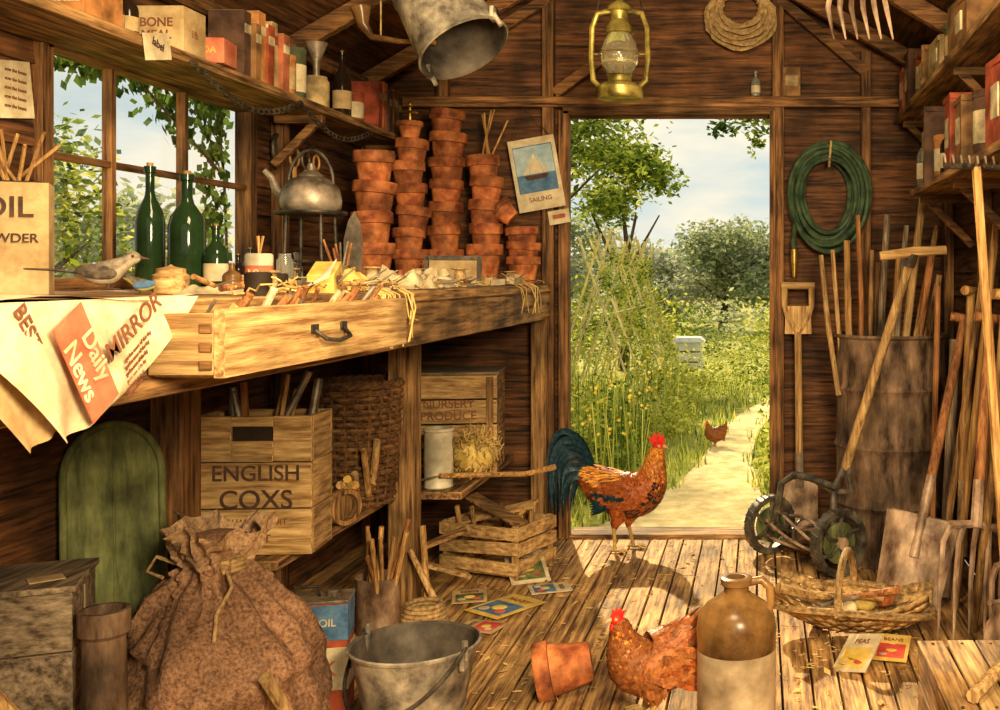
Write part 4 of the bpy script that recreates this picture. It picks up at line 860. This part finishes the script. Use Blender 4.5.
def poultry(name,loc,rz,sc,rings,hd,parts,tail,legs,cock=True):
    mb=MB(); mb.M=T(loc,(0,0,rz),sc)
    R=catm(rings,6); n=len(R); sg=24
    def fr(i):
        a=R[max(i-1,0)];b=R[min(i+1,n-1)]; t=V((b[0]-a[0],0,b[1]-a[1])).normalized(); return t,V((-t.z,0,t.x))
    vs=[]
    for i,(x,z,ry,rr) in enumerate(R):
        t,nn=fr(i)
        for j in range(sg):
            a=2*pi*j/sg; vs.append(V((x,0,z))+nn*rr*math.cos(a)+V((0,1,0))*ry*math.sin(a))
    mb.add(vs,[(i*sg+j,i*sg+(j+1)%sg,(i+1)*sg+(j+1)%sg,(i+1)*sg+j) for i in range(n-1) for j in range(sg)]+[tuple(range(sg))],parts[0][-1])
    def feather(p,D,N,L,w,m):
        D=D.normalized(); Sd=D.cross(N).normalized()
        mb.add([p-Sd*w*.35,p+Sd*w*.35,p+D*L*.6+Sd*w*.5+N*L*.04,p+D*L*.6-Sd*w*.5+N*L*.04,p+D*L*.88+Sd*w*.28,p+D*L*.88-Sd*w*.28,p+D*L],[(0,1,2,3),(3,2,4,5),(5,4,6)],m)
    for u0,u1,t0,t1,cnt,L,w,droop,m in parts:
        for _ in range(cnt):
            u=U(u0,u1)*(n-1); i=min(int(u),n-1); x,z,ry,rr=R[i]; t,nn=fr(i); th=U(t0,t1)*random.choice((-1,1))
            p=V((x,0,z))+nn*rr*math.cos(th)+V((0,1,0))*ry*math.sin(th); N=(nn*math.cos(th)/rr+V((0,1,0))*math.sin(th)/ry).normalized()
            D=-t+V((0,0,-droop)); D=D-N*D.dot(N)
            if D.length<.05: continue
            D=(D.normalized()-N*.12)
            feather(p+N*.003,D,N,L*U(.7,1.2),w*U(.8,1.2),m)
    wx,wz,wl,wh,wy=tail['wing']
    for s in(-1,1):
        mb.ell((wx,s*wy,wz),(wl,.020,wh),parts[0][-1],(0,10,0))
        for k in range(130):
            a=U(-1,1);b=U(-1,1)
            if a*a+b*b>1: continue
            p=V((wx+a*wl*.95,s*(wy+.02*math.sqrt(1-a*a*.9-b*b*.1)),wz+b*wh*.9-a*.02)); m=tail['wm'][0] if b>-.05 or a>.45 else tail['wm'][1] if b>-.45 else tail['wm'][0]
            feather(p,V((-1,-.1*s,-.25)),V((0,s,0)),.035,.016,m)
        for k in range(6): feather(V((wx-wl*.3,s*(wy+.016),wz-wh*.1-k*.009)),V((-1,-.12*s,-.28-.03*k)),V((0,s,0)),wl*.95,.016,tail['wm'][1])
    for k in range(tail['n']):
        c=tail['curve'](k); m=random.choice(tail['m']); 
        P=[V(q) for q in c]; pts=[]
        for i in range(13):
            t=i/12; pts.append(P[0]*(1-t)**3+P[1]*3*t*(1-t)**2+P[2]*3*t*t*(1-t)+P[3]*t**3)
        vs=[];w=tail['w']*U(.7,1.2)
        for i,p in enumerate(pts):
            tt=(pts[min(i+1,12)]-pts[max(i-1,0)]).normalized(); nn=V((0,1,0)).cross(tt).normalized(); ww=w*(max(.05,math.sin(pi*(.2+.8*i/12)))**.8)
            vs+=[p-nn*ww/2,p+V((0,.003,0)),p+nn*ww/2]
        mb.add(vs,[(3*i+j,3*i+j+1,3*i+4+j,3*i+3+j) for i in range(12) for j in(0,1)],m)
    hx,hz,hr=hd
    mb.ell((hx,0,hz),(hr*1.15,hr*.85,hr),COMB)
    mb.tube([(hx+hr*.8,0,hz+hr*.1),(hx+hr*1.5,0,hz),(hx+hr*2.1,0,hz-hr*.4)],[hr*.42,hr*.28,hr*.04],BEAK,10)
    k=hr*(1.1 if cock else .8)
    pts=[(-1.3,.6),(-1.7,1.7),(-1.0,1.4),(-.8,2.5),(-.25,1.7),(.05,2.6),(.45,1.7),(.85,2.2),(1.1,1.3),(1.4,.6),(.6,.4),(-.6,.4)]
    mb.prism([(hx+a*k,hz+b*k) for a,b in pts],hr*.25,COMB,T(rot=(90,0,0)))
    for s in(-1,1):
        mb.ell((hx+hr*.8,s*hr*.3,hz-hr*1.35),(hr*.42,hr*.18,hr*.85),COMB); mb.ell((hx+hr*.35,s*hr*.72,hz+hr*.2),hr*.2,EYE); mb.ell((hx-hr*.4,s*hr*.72,hz-hr*.4),(hr*.3,hr*.12,hr*.35),CREAM)
        mb.ell((hx+hr*.35,s*hr*.66,hz+hr*.2),hr*.28,BEAK)
    for hip,knee,ank,foot in legs:
        mb.tube([hip,knee,ank],[.048,.036,.012],parts[0][-1],12)
        for _ in range(60):
            t=random.random(); p=V(hip)*(1-t)+V(ank)*t; a=U(0,6.28); N=V((math.cos(a),math.sin(a),0)); feather(p+N*(.045*(1-t)+.008),V((0,0,-1))-N*.25,N,.03,.014,parts[0][-1])
        mb.tube([ank,foot],[.010,.008],LEG,8)
        f=V(foot)
        for a,l in((-.5,.055),(0,.065),(.5,.055),(pi,.03)):
            mb.tube([f,f+V((l*.5*math.cos(a),l*.5*math.sin(a),.004)),f+V((l*math.cos(a),l*math.sin(a),-.002))],[.007,.006,.003],LEG,6)
    return mb.build(name,recalc=False,sharp=60)
rings=[(-.195,.335,.015,.02),(-.165,.315,.05,.06),(-.10,.278,.08,.088),(-.015,.250,.092,.102),(.06,.262,.086,.10),(.105,.31,.068,.08),(.122,.365,.05,.058),(.130,.415,.036,.042),(.138,.45,.030,.033),(.142,.47,.02,.02)]
def tc(k):
    a=(k+.5)/38; y=U(-.03,.03); j=U(-.02,.02)
    return [(-.15,y*.5,.30+.04*a),(-.17-.05*a,y,.32+.27*a+j),(-.24-.15*a,y*1.5,.35+.28*a+j),(-.26-.09*a+U(-.02,.02),y*2,.24-.10*a+U(-.08,.10))]
parts=[(.05,.62,.2,3.0,620,.032,.017,.1,F_CH),(.04,.34,0,1.3,190,.050,.010,.7,F_OR),(.25,.6,1.9,3.14,200,.03,.020,.1,F_BK),(.55,.97,0,2.7,480,.060,.010,.0,F_OR),(.6,.8,1.2,3.1,140,.045,.012,.0,F_BR)]
poultry('rooster',(-.60,4.74,.004),-6,1,rings,(.142,.468,.024),parts,dict(n=38,curve=tc,m=[F_GR,F_BK,F_GR],w=.036,wing=(-.02,.262,.11,.060,.076),wm=(F_CH,F_GR)),
 [((.0,.045,.20),(.015,.045,.15),(-.005,.045,.105),(.02,.045,.006)),((-.03,-.045,.20),(-.03,-.045,.15),(-.05,-.045,.11),(-.045,-.045,.006))])
hr_=[(-.13,.225,.012,.016),(-.105,.205,.035,.045),(-.065,.165,.062,.075),(-.01,.140,.072,.088),(.04,.150,.064,.080),(.068,.19,.047,.058),(.080,.23,.030,.036),(.086,.26,.022,.025),(.090,.275,.012,.012)]
def tch(k):
    y=U(-.03,.03); a=(k+.5)/16; return [(-.08,y*.5,.18+.03*a),(-.115,y,.21+.03*a),(-.135,y,.22+.06*a),(-.145-.02*(1-a),y,.205+.085*a)]
hp=[(.03,.75,.1,3.1,620,.024,.014,.1,F_BR),(.02,.4,0,1.6,120,.028,.014,.3,F_CH),(.2,.6,0,3.0,120,.026,.014,.1,F_CH),(.55,.97,0,3.0,300,.032,.009,0,F_CH),(.6,.95,0,3.0,90,.03,.008,0,F_OR)]
hl=[((.0,.035,.10),(.01,.035,.08),(-.005,.035,.055),(.01,.035,.006)),((-.01,-.035,.10),(0,-.035,.08),(-.005,-.035,.055),(.005,-.035,.006))]
ht=dict(n=16,curve=tch,m=[F_CH,F_BK,F_BR],w=.024,wing=(-.03,.150,.075,.045,.06),wm=(F_BR,F_CH))
poultry('hen',(-.31,2.96,.004),204,1.02,hr_,(.094,.275,.017),hp,ht,hl,False)
poultry('hen',(-.34,7.9,-.04),190,.62,hr_,(.094,.275,.017),hp,ht,hl,False)
mb=MB()
for i in range(900):
    x=U(-1.2,.6); y=U(2.4,4.95); a=U(0,6.28); l=U(.008,.03); mb.rod((x,y,.003),(x+l*math.cos(a),y+l*math.sin(a),.004+U(0,.006)),.0014,STRAW,seg=4)
mb.build('straw_litter',recalc=False)
mb=MB(); DL=leafmat('dry_leaf',(.25,.10,.03),(.85,.62,.25),.1)
for i in range(150):
    x=U(-1.25,.5); y=U(2.7,4.9); a=U(0,6.28); s=U(.008,.022); c=V((x,y,.006)); d=V((math.cos(a),math.sin(a),U(-.1,.3)))*s; e=V((-math.sin(a),math.cos(a),U(-.2,.2)))*s*.5
    mb.add([c-d,c-e,c+d,c+e],[(0,1,2,3)],DL)
mb.build('dry_leaf_litter',recalc=False)
# ================= LIGHT
def sun(d,e,c,a):
    l=bpy.data.lights.new('sun','SUN'); l.energy=e;l.color=c;l.angle=math.radians(a); o=bpy.data.objects.new('sun',l); o.rotation_euler=V(d).to_track_quat('-Z','Y').to_euler(); bpy.context.collection.objects.link(o)
sun((.22,-.80,-.54),7.0,(1,.80,.46),1.2)
def area(loc,tgt,e,c,s):
    l=bpy.data.lights.new('fill_area','AREA'); l.energy=e;l.color=c;l.size=s; o=bpy.data.objects.new('fill_light',l); o.location=loc; o.rotation_euler=(V(tgt)-V(loc)).to_track_quat('-Z','Y').to_euler(); bpy.context.collection.objects.link(o)  # unseen warm fill light, added to brighten the shed interior
area((.62,.1,1.75),(-.7,4.0,.6),135,(1,.78,.45),.6)
area((-.3,1.5,2.5),(-.2,4.2,.4),56,(1,.78,.45),.7)
w=bpy.data.worlds.new('sky'); bpy.context.scene.world=w; w.use_nodes=True; nt=w.node_tree; bg=nt.nodes['Background']
tcn=nd(nt,'ShaderNodeTexCoord'); mp=nd(nt,'ShaderNodeMapping'); mp.inputs['Scale'].default_value=(2.2,2.2,6); nz=nd(nt,'ShaderNodeTexNoise'); nz.inputs['Scale'].default_value=2.6; nz.inputs['Detail'].default_value=7
r=ramp(nt,.36,.52,(.66,.76,.74),(1.0,.93,.74))
nt.links.new(tcn.outputs['Generated'],mp.inputs[0]);nt.links.new(mp.outputs[0],nz.inputs['Vector']);nt.links.new(nz.outputs['Fac'],r.inputs[0]);nt.links.new(r.outputs[0],bg.inputs[0]); bg.inputs[1].default_value=.92
cam=bpy.data.cameras.new('camera'); cam.sensor_width=36; cam.lens=37.8; cam.shift_x=-.26; cam.shift_y=-.079; cam.clip_start=.05; cam.clip_end=300
co=bpy.data.objects.new('camera',cam); co.location=(0,0,1.24); co.rotation_euler=(pi/2,0,0); bpy.context.collection.objects.link(co); bpy.context.scene.camera=co
sc=bpy.context.scene; sc.view_settings.view_transform='Standard'; sc.view_settings.exposure=0.15; sc.view_settings.gamma=.97
